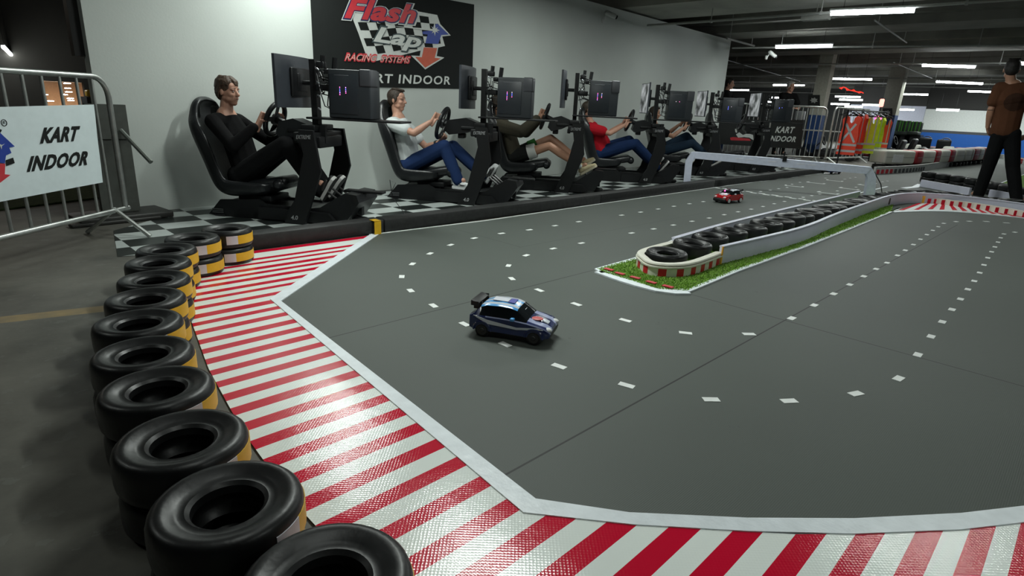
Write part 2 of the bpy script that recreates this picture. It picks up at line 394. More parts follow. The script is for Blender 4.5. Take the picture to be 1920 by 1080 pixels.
tag(b.build('wall_lit_room', BEIGE, smooth=False), kind='structure')
area_lamp('lit_room_light', (cx, yb + 2.5, zo - .06), 2.5, 3.0, 90, (1, .80, .6))
k = 0
for px, py in ((126, 157), (129, 173), (121, 178), (132, 185), (133, 189), (95, 190), (84, 178), (127, 166)):
    p = on_plane(px, py, (0, yb + 2.2 + .25 * k, 0), V(0, 1, 0)); k += 1
    b = MB(); b.lathe([(.075, 0), (.075, .012), (.05, .02)], (0, 0, 0), n=16)
    o = b.build('downlight', LITE, loc=(p.x, p.y, p.z)); tag(o, 'small round ceiling downlight in the warm lit room beyond the railing', 'ceiling light', 'downlights in the warm lit room')
# lit-room yellow and red things
# ceiling pipes
def pipe_at(pts, label, y0, y1, z=2.34, r=.018, name='conduit_pipe'):
    ps = [G(px, py, z) for px, py in pts]; d = (ps[-1] - ps[0]).normalized(); d = d if d.y > 0 else -d
    a, c = ps[0] + d * ((y0 - ps[0].y) / d.y), ps[0] + d * ((y1 - ps[0].y) / d.y)
    o0 = (a + c) / 2; t = empty(name, o0, 0, label, 'pipe'); PG = mat('pipe_grey', (.33, .34, .32), .45, metal=.3)
    b = MB(); b.tube([a - o0, (a + c) / 2 - o0, c - o0], r, 8); b.build('tube', PG, t)
    n_ = 0; L = (c - a).length
    while n_ * 1.6 + .4 < L:
        q = a + d * (n_ * 1.6 + .4) - o0; b = MB(); b.box(q, (.03, .03, .05)); b.tube([q, q + V(0, 0, 3.0 - z)], .006, 6); b.build('hanger_rod', PG, t); n_ += 1
    return ps
pipe_at([(1256, 45), (1462, 29), (1717, 12)], 'pale ceiling pipe nearest the camera, running past the top of the white wall', -2, 5.95)
pipe_at([(1363, 90), (1600, 82), (1894, 85)], 'ceiling pipe second nearest the camera, carrying a tube light', -3, 6.15)
pipe_at([(1361, 121), (1600, 117.5), (1762, 119)], 'ceiling pipe third nearest the camera, level across the dark ceiling', -3, 9.5)
pipe_at([(1361, 141), (1837, 150)], 'thin ceiling pipe fourth nearest the camera, above the grey-haired man', -3, 11)
pipe_at([(1420, 156), (1740, 163)], 'ceiling pipe fifth nearest the camera, above the pillar posters', -3, 13)
pipe_at([(1420, 172), (1740, 179)], 'farthest ceiling pipe, low over the barricades', -3, 15)
for (p, q, r, zz, lb) in (((1363, 72), (1414, 86), .02, 2.42, 'short pale pipe slanting from the right corner of the white wall'), ((1361, 112), (1500, 152), .014, 2.42, 'long thin dark pipe slanting down right of the white wall'),
        ((1640, 38), (1700, 80), .012, 2.42, 'thin pipe slanting right below the nearest tube light'), ((1675, 117), (1760, 152), .012, 2.42, 'thin pipe slanting left of the lights above the man in brown')):
    a, c = G(*p, zz), G(*q, zz); b = MB(); b.tube([a - a, c - a], r); 
    for k in (.1, .9): b.tube([(c - a) * k, (c - a) * k + V(0, 0, 3.0 - zz)], .006, 6)
    tag(b.build('slanting_pipe', mat('pipe_grey', (.3, .3, .3)), loc=a), lb, 'pipe')
# tube lights
def tube_light(p, q, label):
    p, q = Vector(p), Vector(q); c = (p + q) / 2; d = (q - p); L = d.length; d.normalize(); a = math.atan2(d.y, d.x)
    t = empty('tube_light', c, a, label, 'ceiling light', None)
    b = MB(); b.rbox((0, 0, .04), (L + .04, .05, .03), .01); b.build('housing', mat('lamp_housing', (.5, .52, .52), .5), t)
    for sg in (-1, 1): b = MB(); b.tube([(sg * L * .35, 0, .05), (sg * L * .35, 0, 3.0 - c.z)], .003, 5); b.build('hanging_rod', BLK, t)
    b = MB(); b.tube([(-L / 2, 0, 0), (L / 2, 0, 0)], .030, 10); b.build('diffuser', LITE, t)
    return t
LT = [((1558, 25), (1715, 19), 'lit ceiling tube light nearest the camera, at the top right'),
 ((1455, 88), (1560, 86), 'lit ceiling tube light second nearest, right of the white wall corner'),
 ((1730, 122.5), (1828, 125.5), 'lit ceiling tube light above the man in brown, on the third pipe'),
 ((1560, 147.5), (1635, 149), 'lit ceiling tube light above the red string of lights'),
 ((1756, 153), (1842, 157), 'lit ceiling tube light just left of the man in brown, lower one'),
 ((1815, 171), (1872, 173), 'violet tinted ceiling tube light touching the arm of the man in brown'),
 ((1680, 176), (1740, 178), 'lit ceiling tube light left of the far white wall'),
 ((1450, 159.5), (1508, 160), 'lit ceiling tube light behind the head of the grey-haired man'),
 ((1364, 168.5), (1404, 169), 'lit ceiling tube light beside the face of the dark-haired man'),
 ((1566, 181), (1613, 182), 'lit tube light over the vests, topmost of the far cluster'),
 ((1574, 187), (1617, 188), 'lit tube light over the vests, second of the far cluster'),
 ((1558, 195), (1592, 196), 'lit tube light over the vests, leftmost of the far cluster'),
 ((1584, 200), (1617, 200.5), 'lit tube light over the vests, lowest of the far cluster'),
 ((1617, 196.5), (1650, 197.5), 'lit tube light over the vests, rightmost of the far cluster'),
 ((1680, 205), (1714, 206), 'lit tube light in front of the pale lavender wall'),
 ((1756, 206), (1798, 207), 'lit tube light in front of the far white wall'),
 ((1907, 118), (1932, 121), 'warm bright lamp touching the head of the man in brown'),
 ((1447, 183), (1460, 183), 'small far tube light left of the grey-haired man, upper'),
 ((1440, 191), (1450, 191), 'small far tube light left of the grey-haired man, lower')]
for (a, c, lb) in LT:
    zz = 2.30
    if lb.startswith('lit tube light in front'): 
        tube_light(FX(a[0], a[1], fx - 2), FX(c[0], c[1], fx - 2), lb); continue
    p = G(a[0], a[1], zz); q = G(c[0], c[1], zz)
    if p.x > 31:
        p, q = FX(a[0], a[1], 31), FX(c[0], c[1], 31)
    tube_light(p, q, lb)
area_lamp('dark_hall_fill', (-2.0, 10, 1.9), 1.5, 1.5, 16, (1, .88, .7), (PI, 0, 0)); area_lamp('dark_hall_fill', (0, 9, 2.3), 1, 1, 10, (1, .9, .75))  # unseen fill lights added to lift the dark hall
tube_light(G(6, 88, 1.5), G(21, 103, 1.5), 'lit tube light in the dark hall at the left edge')
area_lamp('far_fill_light', (15.6, 4.2, 2.3), .1, 1.2, 40); area_lamp('far_fill_light', (22.5, 4, 2.25), .3, 4, 60); area_lamp('far_fill_light', (27.6, 1.5, 2.2), .3, 8, 220); area_lamp('far_fill_light', (30.5, 8, 2.2), .3, 6, 120)  # fill lights added to brighten the far walls and vests, no fittings of their own
# beam box, cctv cameras
b = MB(); p = G(1530, 31, 2.36); b.box((0, 0, 0), (.12, .36, .10)); b.tube([(0, 0, .04), (0, 0, .64)], .008, 6); tag(b.build('cable_box', mat('box_grey', (.32, .33, .3)), loc=p), 'pale grey cable box on the nearest ceiling pipe', 'box')
def cctv(p, d, label):
    t = empty('security_camera', p, 0, label, 'camera'); d = Vector(d).normalized()
    b = MB(); b.cap((0, 0, 0), d * .13, .038, .038); b.build('body', mat('cctv_white', (.55, .57, .55), .4), t)
    b = MB(); b.tube([d * .15, d * .175], .03, 12); b.build('lens', BLK2, t)
    b = MB(); b.tube([(0, 0, 0), (0, .04, -.09)], .012); b.lathe([(.04, 0), (.04, .02)], (0, .05, -.1), (0, 1, 0), 16); b.build('bracket', mat('cctv_white'), t) if 'cctv_white' not in _m else b.build('bracket', _m['cctv_white'], t)
cctv(WP(1138, 24, .06), (.8, -.5, -.3), 'white security camera on top edge of the white wall')
cctv(G(1444, 98, 2.25), (.3, -.8, -.6), 'small grey security camera under the second ceiling pipe')

# ------------------------------------------------------------------ wall sign
NAVY = mat('sign_navy', (.012, .02, .11), .5); SBLK = mat('sign_black', (.013, .015, .0145), .8, noise=.05, spec=.2); SWH = mat('sign_white', (.66, .69, .66), .5); SRED = mat('sign_red', (.62, .035, .05), .5); SORG = mat('sign_orange_red', (.60, .10, .045), .5); SBLU = mat('sign_blue', (.015, .05, .35), .5)
c4 = [WP(583, -60), WP(590, 172), WP(887, 167), WP(885, 8)]
# keep the board a true rectangle along the wall
zb = WP(860, 166.5).z; ztop = WP(885, 8).z; xl, xr = WP(586, 80), WP(886, 80)
zbl = WP(710, 163).z
b = MB(); og = V(xl.x, xl.y, zb)
slo = 0
b.prism([V(xl.x, xl.y, zbl - .03), V(xr.x, xr.y, zb + .01), V(xr.x, xr.y, ztop), V(xl.x, xl.y, ztop - .06)], wn * .012)
for i, v in enumerate(b.v): b.v[i] = tuple(Vector(v) - og)
sign = b.build('wall_sign', SBLK, smooth=False, loc=og)
tag(sign, 'black wall sign with red, white and blue racing logo, on the white wall', 'sign')
def spoly(name, pts, m, off):
    """a flat printed shape on the sign, from points read off the photograph"""
    s7 = .1875
    P_ = [WP(560 + x * s7, y * s7, .012 + off) for x, y in pts]
    b = MB(); b.prism([p - og for p in P_], wn * .0012); return b.build(name, m, sign, smooth=False)
# white flag outline, chequers
FL = [(540, 130), (700, 110), (1170, 110), (1385, 150), (1415, 240), (1520, 355), (1435, 365), (1462, 460), (1395, 475), (1380, 560), (1455, 575), (1265, 695), (1125, 555), (1210, 560), (1220, 505), (1040, 550), (770, 610), (740, 600), (670, 540), (600, 340), (545, 200)]
spoly('flag_outline', FL, SWH, .0)
ck = MB()
def flag(u, v):   # flag coordinates 0..1 to sign drawing coordinates, a waved sheet
    x = 560 + 830 * u + 150 * v * (1 - u * .75) ; y = 130 + 30 * u + 400 * v * (1 - .18 * u) + 14 * math.sin(u * 7 + 1.0)
    return x, y
nu, nv = 9, 5
for i in range(nu):
    for j in range(nv):
        if (i + j) % 2 == 0: continue
        q = [flag((i + a) / nu, (j + c) / nv) for a, c in ((0, 0), (1, 0), (1, 1), (0, 1))]
        ck.prism([WP(560 + x * .1875, y * .1875, .0138) - og for x, y in q], wn * .0008)
ck.build('chequers', SBLK, sign, smooth=False)
spoly('blue_arrow', [(1240, 315), (1330, 305), (1345, 262), (1385, 235), (1500, 345), (1425, 350), (1395, 440), (1268, 432), (1290, 345), (1240, 340)], SBLU, .004)
spoly('red_arrow_edge', [(1235, 470), (1392, 478), (1370, 572), (1452, 580), (1265, 692), (1130, 562), (1215, 566)], SWH, .0035)
spoly('red_arrow', [(1252, 474), (1385, 480), (1360, 578), (1420, 585), (1265, 676), (1165, 568), (1232, 572)], SORG, .0055)
spoly('star', [(1360, 210), (1368, 285), (1412, 305), (1370, 312), (1362, 360), (1350, 312), (930, 258), (1345, 290)], SWH, .007)
spoly('star_cross', [(1325, 262), (1362, 290), (1392, 272), (1374, 300), (1398, 330), (1362, 312), (1330, 335), (1350, 302)], SWH, .0072)
def stext(name, s, BL, BR, TL, m, off, sh=0.0, bold=0.0, sp=1.0):
    f = lambda q: WP(560 + q[0] * .1875, q[1] * .1875, .012 + off) - og
    return text(name, s, f(BL), f(BR), f(TL), m, sign, shear=sh, bold=bold, thick=.0008, spacing=sp)
stext('lettering_edge', 'Flash', (425, 205), (1195, 265), (440, -48), SWH, .006, .25, .085, 1.06)
stext('lettering_shadow', 'Flash', (438, 195), (1180, 252), (455, -40), NAVY, .008, .25, .06, 1.06)
stext('lettering', 'Flash', (455, 182), (1165, 240), (470, -30), SRED, .0100, .25, .038, 1.06)
stext('lettering_shadow', 'Lap', (725, 478), (1232, 545), (745, 238), mat('sign_teal', (.03, .055, .06), .5), .008, .25, .055)
stext('lettering', 'Lap', (742, 462), (1212, 530), (762, 258), SWH, .0100, .25, .03)
stext('lettering_glow', 'RACING  SYSTEMS', (455, 612), (1118, 640), (460, 522), SRED, .008, .3, .045)
stext('lettering', 'RACING  SYSTEMS', (465, 598), (1108, 628), (470, 538), mat('sign_pink', (.75, .45, .4), .5), .0100, .3, .0)
stext('lettering', 'KART INDOOR', (560, 825), (1515, 848), (568, 727), SWH, .002, 0, .02, 1.15)

# ------------------------------------------------------------------ track, kerb, chequered vinyl
tk = [G(x, y) for x, y in ((700, 437), (510, 567), (985, 950), (1190, 985), (1400, 995), (1600, 997), (1800, 985), (1990, 965))]
b = MB(); ysb = G(800, 428).y; Z = .004
far_edge = [V(14.2, G(1542, 325).y, 0), V(15.5, 2.95, 0), V(18, 2.9, 0), V(28, 3.3, 0), V(28, -4, 0), V(8, -6, 0), V(2.6, -1.2, 0)]
beam_line = [G(1542, 326), G(1340, 352), G(1126, 382.5), G(907, 414.6)]
poly = tk + [V(2.6, -1.2, 0), V(8, -6, 0), V(28, -4, 0), V(28, 3.3, 0), V(18, 3.1, 0), V(15.2, 3.0, 0), V(14.0, 3.45, 0)] + beam_line
b.prism([V(p.x, p.y, 0) for p in poly], (0, 0, Z))
track = b.build('track_surface', track_material(), smooth=False); tag(track, kind='structure')
# kerb
KW, KR = kerb_material('kerb_white', (.86, .92, .88)), kerb_material('kerb_red', (.62, .006, .035))
def xl_of(y):
    pts = [(-1.2, .9), (.2, .60), (.8, .50), (1.2, .50), (1.6, .53), (2.1, .60), (2.55, .69), (2.9, .76), (3.25, .88), (3.5, 1.0), (3.75, 1.2), (4.2, 1.5)]
    for (a, xa), (c, xc) in zip(pts, pts[1:]):
        if a <= y <= c: return xa + (xc - xa) * (y - a) / (c - a)
    return pts[0][1] if y < pts[0][0] else pts[-1][1]
tin = [G(x, y) for x, y in ((700, 440), (506, 563), (981, 962), (1185, 988), (1500, 1006), (1700, 1002), (1920, 983), (2100, 950))]
def xr_of(y):
    best = None
    for a, c in zip(tin, tin[1:]):
        lo, hi = min(a.y, c.y), max(a.y, c.y)
        if lo <= y <= hi: return a.x + (c.x - a.x) * (y - a.y) / (c.y - a.y)
    return tin[0].x if y > tin[0].y else tin[-1].x
s_ = 1.02; f_ = .96 / 1.0
z1 = lambda x, y: (340 + x / 3.6, 420 + y / 3.6)
ob = lambda x, y: (600 + x * .34375, 860 + y * .34375)
r3 = lambda x, y: (1260 + x * .34375, 860 + y * .34375)
red = []
for a, c in [(z1(1150, 145), z1(1130, 160)), (z1(1090, 180), z1(1065, 195)), (z1(1030, 218), z1(1003, 238)), (z1(965, 258), z1(935, 277)), (z1(895, 300), z1(865, 322)), (z1(815, 352), z1(785, 375)), (z1(740, 403), z1(707, 425)), (z1(655, 463), z1(618, 490)),
             (z1(600, 522), z1(615, 545)), (z1(650, 562), z1(655, 583)), (z1(683, 607), z1(705, 628)), (z1(735, 655), z1(755, 680)), (z1(785, 705), z1(807, 730)), (z1(840, 757), z1(865, 785)), (z1(905, 815), z1(930, 842)), (z1(970, 875), z1(1000, 905)), (z1(1045, 940), z1(1080, 975)), (z1(1130, 1010), z1(1170, 1047))]:
    red.append((G(*a).y, G(*c).y))
lo = G(*z1(1130, 1010)).y; hi = G(*ob(735, 5)).y; hw = .052
n6 = 6
for k in range(1, n6): y = lo + (hi - lo) * k / n6; red.append((y, y - hw))
for a, c in [(ob(735, 5), ob(793, 50)), (ob(865, 110), ob(930, 160)), (ob(1015, 232), ob(1088, 292)), (ob(1225, 325), ob(1388, 345)), (ob(1555, 363), ob(1722, 378))]: red.append((G(*a).y, G(*c).y))
y5 = G(*ob(1555, 363)).y; y6 = G(*r3(320, 415)).y
red.append(((y5 + y6) / 2, (y5 + y6) / 2 - .056)) if y5 - y6 > .18 else None
for a, c in [(r3(320, 415), r3(485, 422)), (r3(668, 428), r3(835, 430)), (r3(995, 430), r3(1155, 425)), (r3(1325, 413), r3(1475, 405)), (r3(1625, 390), r3(1765, 378)), (r3(1900, 358), r3(2040, 340))]: red.append((G(*a).y, G(*c).y))
for k in range(1, 6): red.append((red[-1][0] - .11, red[-1][1] - .11))
red.insert(0, (G(*z1(1290, 80)).y, G(*z1(1220, 105)).y))
red = sorted([(max(r), min(r)) for r in red], reverse=True)
b = MB(); ycur = red[0][0]
def strip(y1, y0, mi):
    n = max(1, int((y1 - y0) / .03))
    for k in range(n):
        a, c = y1 - (y1 - y0) * k / n, y1 - (y1 - y0) * (k + 1) / n
        xa, xb, xc, xd = xl_of(a), xr_of(a), xr_of(c), xl_of(c)
        if xb < xa: xb = xa + .001
        if xc < xd: xc = xd + .001
        b.add([(xa, a, .006), (xb, a, .006), (xc, c, .006), (xd, c, .006)], [(0, 3, 2, 1)], mi)
for y1, y0 in red:
    if ycur - y1 > .001: strip(ycur, y1, 0)
    strip(min(y1, ycur), y0, 1); ycur = y0
kerb = b.build('kerb_mat', [KW, KR], smooth=False); tag(kerb, 'red and white striped glossy kerb mat along the near bend of the track', 'kerb mat')
# border tape
tout = [G(x, y) for x, y in ((715, 437.5), (527, 567), (1004, 940), (1180, 966), (1400, 976), (1600, 977), (1800, 967), (1920, 953), (2100, 922))]
tinn = [G(x, y) for x, y in ((700, 437.5), (506, 563), (981, 966), (1185, 988.5), (1400, 1001), (1600, 1006), (1800, 998), (1920, 984), (2100, 952))]
b = MB(); vs = []
for p, q in zip(tout, tinn): vs += [(p.x, p.y, .009), (q.x, q.y, .009), (p.x, p.y, .0), (q.x, q.y, .0)]
fs = []
for i in range(len(tout) - 1):
    k = i * 4; fs += [(k, k + 1, k + 5, k + 4), (k, k + 4, k + 6, k + 2), (k + 1, k + 3, k + 7, k + 5)]
b.add(vs, fs); b.build('border_tape', WTAPE, kerb, smooth=False)
# chequered vinyl under the simulators
b = MB(); yk0 = ysb + .02
b.add([(.72, 3.98, .003), (1.5, ysb + .05, .003), (14.5, ysb + .02, .003), (14.5, wr.y - .02, .003), (1.35, wl.y + .05, .003), (1.15, 5.0, .003), (.86, 4.75, .003)], [(0, 1, 2, 3, 4, 5, 6)])
tag(b.build('vinyl_floor', checker_material(), smooth=False), kind='structure')

# tape dashes
q6 = lambda x, y: (700 + x * .22222, 360 + y * .22222)
q4 = lambda x, y: (1100 + x * .20833, 280 + y * .20833)
q5 = lambda x, y: (1500 + x * .21875, 280 + y * .21875)
q2 = lambda x, y: (1100 + x * .44444, 480 + y * .44444)
rows = [
 [q6(508, 960), q6(315, 833), q6(240, 715), q6(330, 608), q6(478, 520), q6(652, 447), q6(852, 390), q6(1082, 350), q6(1317, 320), q6(1533, 285), q6(1735, 251), q4(315, 593), q4(485, 566), q4(643, 538), q4(785, 513), q4(925, 490), q4(1050, 471), q4(1380, 413), q4(1565, 380), q4(1652, 367), q4(1728, 355), q4(1803, 343), (1485, 345.5), (1500, 342), (1548, 334), (1584, 336), (1594, 334), (1604, 332.5)],
 [q2(168, 546), (1048, 687), (947, 646), (871, 608)],
 [q2(525, 606), q2(854, 612), q2(1136, 581), q2(1316, 517), q2(1397, 417), q2(1453, 340), q2(1500, 278), q2(1541, 226), q2(1577, 182), q2(1608, 141), q2(1635, 106), q2(1658, 71), q2(1676, 38), q2(1692, 8), q5(1642, 879), q5(1670, 837), q5(1697, 796), q5(1720, 759), q5(1748, 726), q5(1842, 711)],
 [q2(685, 330), q2(417, 325), q2(163, 272), q6(1713, 948), q6(1400, 830), q6(1168, 732), q6(1140, 622), q6(1290, 535), q6(1518, 478), q6(1757, 432), q4(405, 754), q4(603, 717), q4(780, 682), q4(948, 648), q4(1102, 619), q4(1238, 589), q4(1363, 563), q4(1480, 539), q4(1587, 515), q4(1688, 490), q4(1780, 469), (1506, 370), (1522, 367), (1537, 364), (1570, 358), (1605, 351), (1642, 344), (1655, 341), (1664, 339.5)],
 [q2(865, 263), q2(960, 208), q2(1042, 160), q2(1110, 121), q2(1169, 86), q2(1221, 55), q2(1267, 29), q5(835, 910), q5(902, 866), q5(972, 817), q5(1032, 771), q5(1087, 732), q5(1138, 695), q5(1185, 664), q5(1232, 635), q5(1337, 620), q5(1452, 617), q5(1597, 619), q5(1770, 631)],
]
nd = 0
for row in rows:
    pts = [G(x, y, Z) for x, y in row]
    for i, p in enumerate(pts):
        if i and (pts[i] - pts[i - 1]).length < .05: continue
        d = pts[min(i + 1, len(pts) - 1)] - pts[max(i - 1, 0)]
        a = math.atan2(d.y, d.x); l = .030
        R = Matrix.Rotation(a, 3, 'Z'); b = MB(); b.box((0, 0, .0008), (.058, .030, .0016), R)
        b.build('tape_dash', WDASH, track, loc=p, smooth=False); nd += 1
# start line: two rows of broken white tape, and the starting boxes
sa, sb = G(1341, 351.5, Z), G(1549, 380, Z); d = sb - sa; n = int(d.length / .085); nn = V(-d.y, d.x, 0).normalized(); b = MB(); a = math.atan2(d.y, d.x); R = Matrix.Rotation(a, 3, 'Z')
for i in range(n):
    c = sa + d * ((i + .5) / n); off = nn * (.028 if i % 2 else -.028); b.box(c + off + V(0, 0, .0012), (d.length / n * .96, .05, .0024), R)
b.build('start_line', WDASH, track, smooth=False)
for (a, c) in (((1473, 348), (1505, 351)), ((1513, 341.6), (1543, 345)), ((1550, 337.7), (1578, 340.5)), ((1533, 360), (1568, 364.5)), ((1574, 352), (1606, 356)), ((1609, 346), (1632, 349))):
    p, q = G(*a, Z), G(*c, Z); dd = (q - p); b = MB(); a_ = math.atan2(dd.y, dd.x); R = Matrix.Rotation(a_, 3, 'Z'); m_ = (p + q) / 2
    b.box((0, 0, .0012), (dd.length, .03, .0024), R)
    for e in (p, q): b.box(e - m_ + R @ V(0, .05, 0) + V(0, 0, .0012), (.03, .1, .0024), R)
    b.build('grid_box', WDASH, track, loc=m_, smooth=False)

# ------------------------------------------------------------------ foam beam beside the track
bl = [G(472, 470.6), G(691, 441), G(907, 414.6), G(1126, 382.5), G(1340, 352), G(1467, 334), G(1542, 325)]
# straight through the measured base points
d = bl[-1] - bl[0]; 
def beam(a, c, name, label, h=.105, w=.14):
    a, c = Vector(a), Vector(c); m_ = (a + c) / 2; dd = c - a; R = Matrix.Rotation(math.atan2(dd.y, dd.x), 3, 'Z')
    b = MB(); b.rbox((0, w / 2, h / 2), (dd.length, w, h), .014, seg=2); b.v = [tuple(R @ Vector(v)) for v in b.v]
    o = b.build(name, FOAM, loc=m_); return tag(o, label, 'barrier')
bm1 = beam(bl[0], bl[1] + (bl[2] - bl[1]) * .12, 'foam_beam', 'black foam barrier beam between the tire row and the yellow tape')
bm2 = beam(bl[1] + (bl[2] - bl[1]) * .125, bl[3], 'foam_beam', 'long black foam barrier beam in front of the two nearest simulators')
bm3 = beam(bl[3] + V(.004, 0, 0), bl[4], 'foam_beam', 'black foam barrier beam ending where the white gate stands')
bm4 = beam(bl[4] + V(.004, 0, 0), bl[6], 'foam_beam', 'farthest black foam barrier beam, beyond the white gate')
p = G(708, 441); b = MB(); b.box((0, -.004, .055), (.055, .006, .095)); b.box((0, .03, .107), (.055, .07, .004)); b.build('yellow_tape', YEL, None, smooth=False)
o = bpy.context.scene.collection.objects[-1]; o.location = p; o.parent = bm2; o.matrix_parent_inverse = Matrix.Translation(-bm2.location); o['label'] = 'strip of yellow tape'
b = MB(); pts = [V(q.x, q.y - .012, .006) for q in bl[1:]]
for a, c in zip(pts, pts[1:]):
    dd = c - a; R = Matrix.Rotation(math.atan2(dd.y, dd.x), 3, 'Z'); b.box((a + c) / 2, (dd.length, .016, .004), R)
b.build('edge_tape', WDASH, track, smooth=False)

# ------------------------------------------------------------------ tires
def tire_mesh(R=.135, h=.10, banded=True, hole=.068):
    b = MB(); r = .022
    prof = [(hole, h * .66), (hole + .002, h * .82), (hole + .010, h * .885), (hole + .020, h * .87), (R * .66, h * .91), (R * .78, h * .985), (R * .85, h * 1.0), (R * .92, h * .975), (R * .97, h * .90), (R * .995, h * .78), (R, h * .66),
            (R, h * .30), (R * .99, h * .16), (R * .95, h * .06), (R * .85, .001), (R * .66, h * .08), (hole + .010, h * .12), (hole, h * .2), (hole + .012, h * .34), (hole + .016, h * .5), (hole + .012, h * .6)]
    b.lathe(prof, n=40, closed=True)
    return b
def make_tire(name, R=.135, h=.10, banded=False, hole=.062, face=0.0):
    t = empty(name, (0, 0, 0)); tire_mesh(R, h, hole=hole).build('casing', RUB, t)
    if banded:
        for m, a0, a1 in ((YEL, -1.05, 1.05), (WST, -1.50, -1.05)):
            b = MB(); n = 14; vs = []
            for i in range(n + 1):
                a = face + a0 + (a1 - a0) * i / n
                for z in (h * .26, h * .74): rr = (R + .0012); vs.append((rr * math.cos(a), rr * math.sin(a), z))
                for z in (h * .74, h * .26): rr = (R - .002); vs.append((rr * math.cos(a), rr * math.sin(a), z))
            fs = [(i * 4 + k, i * 4 + (k + 1) % 4, i * 4 + 4 + (k + 1) % 4, i * 4 + 4 + k) for i in range(n) for k in range(4)] + [(0, 1, 2, 3), (n * 4 + 3, n * 4 + 2, n * 4 + 1, n * 4)]
            b.add(vs, fs); o = b.build('sticker_band', m, t); o['label'] = 'yellow sticker band' if m is YEL else 'white sticker band'
    return t
TC = [(424, 426), (362, 443), (313, 464), (297.5, 488), (288, 519.5), (271, 555.5), (260, 600), (267, 657), (296, 720.7), (341.5, 817), (423.7, 935.5), (613.7, 1082)]
HT = .205
base_t = None
for i, (x, y) in enumerate(TC):
    p = G(x, y, HT)
    q = G(*TC[min(i + 1, len(TC) - 1)], HT) - G(*TC[max(i - 1, 0)], HT); fa = math.atan2(q.x, -q.y)   # outward normal to the track side
    for lev in (0, 1):
        face = 0
        t = make_tire('kart_tire', .136 + .004 * min(1, i / 6), HT / 2, True) if base_t is None else copy_tree(base_t)
        if base_t is None: base_t = t
        where = 'next to the black foam beam' if i == 0 else ('closest to the camera' if i == 11 else '%s from the black foam beam' % ORD[i])
        tag(t, ('upper' if lev else 'lower') + ' kart tire of the yellow-banded stack ' + where, 'tire', 'kart tires stacked in twos along the near kerb')
        sF = (1 + .05 * max(0, (i - 6)) / 5)
        t.scale = (sF, sF, 1)
        t.location = (p.x + random.uniform(-.004, .004), p.y + random.uniform(-.004, .004), lev * HT / 2)
        t.rotation_euler = (0, 0, fa + (.12 if lev else 0) + (.42 if i < 2 else 0))

# ------------------------------------------------------------------ island: turf, rail, end cap, tires
q7 = lambda x, y: (1100 + x * .3125, 340 + y * .3125)
gl = [q7(62, 538), q7(200, 498), q7(300, 470), q7(600, 325), q7(1000, 215)]
gp = [G(*p) for p in [q7(62, 538), q7(300, 470), q7(600, 325)]]
near = [G(*p) for p in [q7(110, 560), q7(430, 658), q7(600, 670), q7(900, 545), q7(1300, 400), q7(1600, 280), q7(1880, 165)]] + [G(*q5(780, 540)), G(*q5(1060, 530)), G(*q5(1400, 545)), G(*q5(1920, 595)), G(*q5(2100, 640))]
farp = [G(*q7(62, 538)), G(*q7(300, 470)), V(3.75, 2.17, 0), V(6.0, 2.21, 0), V(9.0, 2.22, 0), V(11.2, 2.2, 0)]
poly = near[:8] + [V(9.2, 1.9, 0), V(9.2, 2.2, 0)] + farp[:-1][::-1]
b = MB(); b.prism([V(p.x, p.y, .004) for p in poly], (0, 0, .008)); turf = b.build('turf_strip', GRASS, smooth=False)
tag(turf, 'green artificial turf strip around the tire island', 'artificial grass')
# short blades so the turf reads from any side
def blades(area_pts, n, h, parent, name='turf_blades', seed=3):
    rnd = random.Random(seed); xs = [p.x for p in area_pts]; ys = [p.y for p in area_pts]
    def inside(x, y):
        c = False; N = len(area_pts)
        for i in range(N):
            a, d = area_pts[i], area_pts[i - 1]
            if (a.y > y) != (d.y > y) and x < (d.x - a.x) * (y - a.y) / (d.y - a.y) + a.x: c = not c
        return c
    b = MB(); k = 0
    while k < n:
        x = min(xs) + (max(xs) - min(xs)) * rnd.random() ** 1.7; y = rnd.uniform(min(ys), max(ys))
        if not inside(x, y): continue
        k += 1; a = rnd.uniform(0, 2 * PI); w = .0022 + .0006 * x; dx, dy = math.cos(a) * w, math.sin(a) * w; lx, ly = rnd.uniform(-.008, .008), rnd.uniform(-.008, .008)
        b.add([(x - dx, y - dy, .011), (x + dx, y + dy, .011), (x + lx, y + ly, .011 + h * rnd.uniform(.6, 1.2))], [(0, 1, 2)])
    o = b.build(name, mat('blade_green', (.19, .37, .04), .7, noise=.5, nscale=120), parent, smooth=False); tag(o, kind='stuff'); return o
blades(poly, 30000, .010, turf)
# white outline tape with red dashes across the tip
def tape_line(pts, w, mat_, parent, name, z=.013, side=0.0):
    pts = [Vector(p) for p in pts]; b = MB(); vs = []; n = len(pts)
    for i, p in enumerate(pts):
        d = pts[min(i + 1, n - 1)] - pts[max(i - 1, 0)]; d.z = 0; d.normalize(); m_ = V(-d.y, d.x, 0)
        for o_ in (-.5 + side, .5 + side): vs.append(p + m_ * w * o_ + V(0, 0, z))
        for o_ in (.5 + side, -.5 + side): vs.append(p + m_ * w * o_ + V(0, 0, .002))
    fs = [(i * 4 + k, i * 4 + (k + 1) % 4, i * 4 + 4 + (k + 1) % 4, i * 4 + 4 + k) for i in range(n - 1) for k in range(4)] + [(3, 2, 1, 0), (n * 4 - 4, n * 4 - 3, n * 4 - 2, n * 4 - 1)]
    b.add(vs, fs); return b.build(name, mat_, parent, smooth=False)
tip = [G(*q7(600, 325)), G(*q7(300, 470)), G(*q7(62, 538)), G(*q7(100, 560))]
tape_line(tip, .035, WTAPE, turf, 'outline_tape')
tape_line([G(*q7(85, 548)), G(*q7(200, 590)), G(*q7(320, 628)), G(*q7(430, 656)), G(*q7(520, 668)), G(*q7(600, 668))], .09, WTAPE, turf, 'outline_tape', side=-.1)
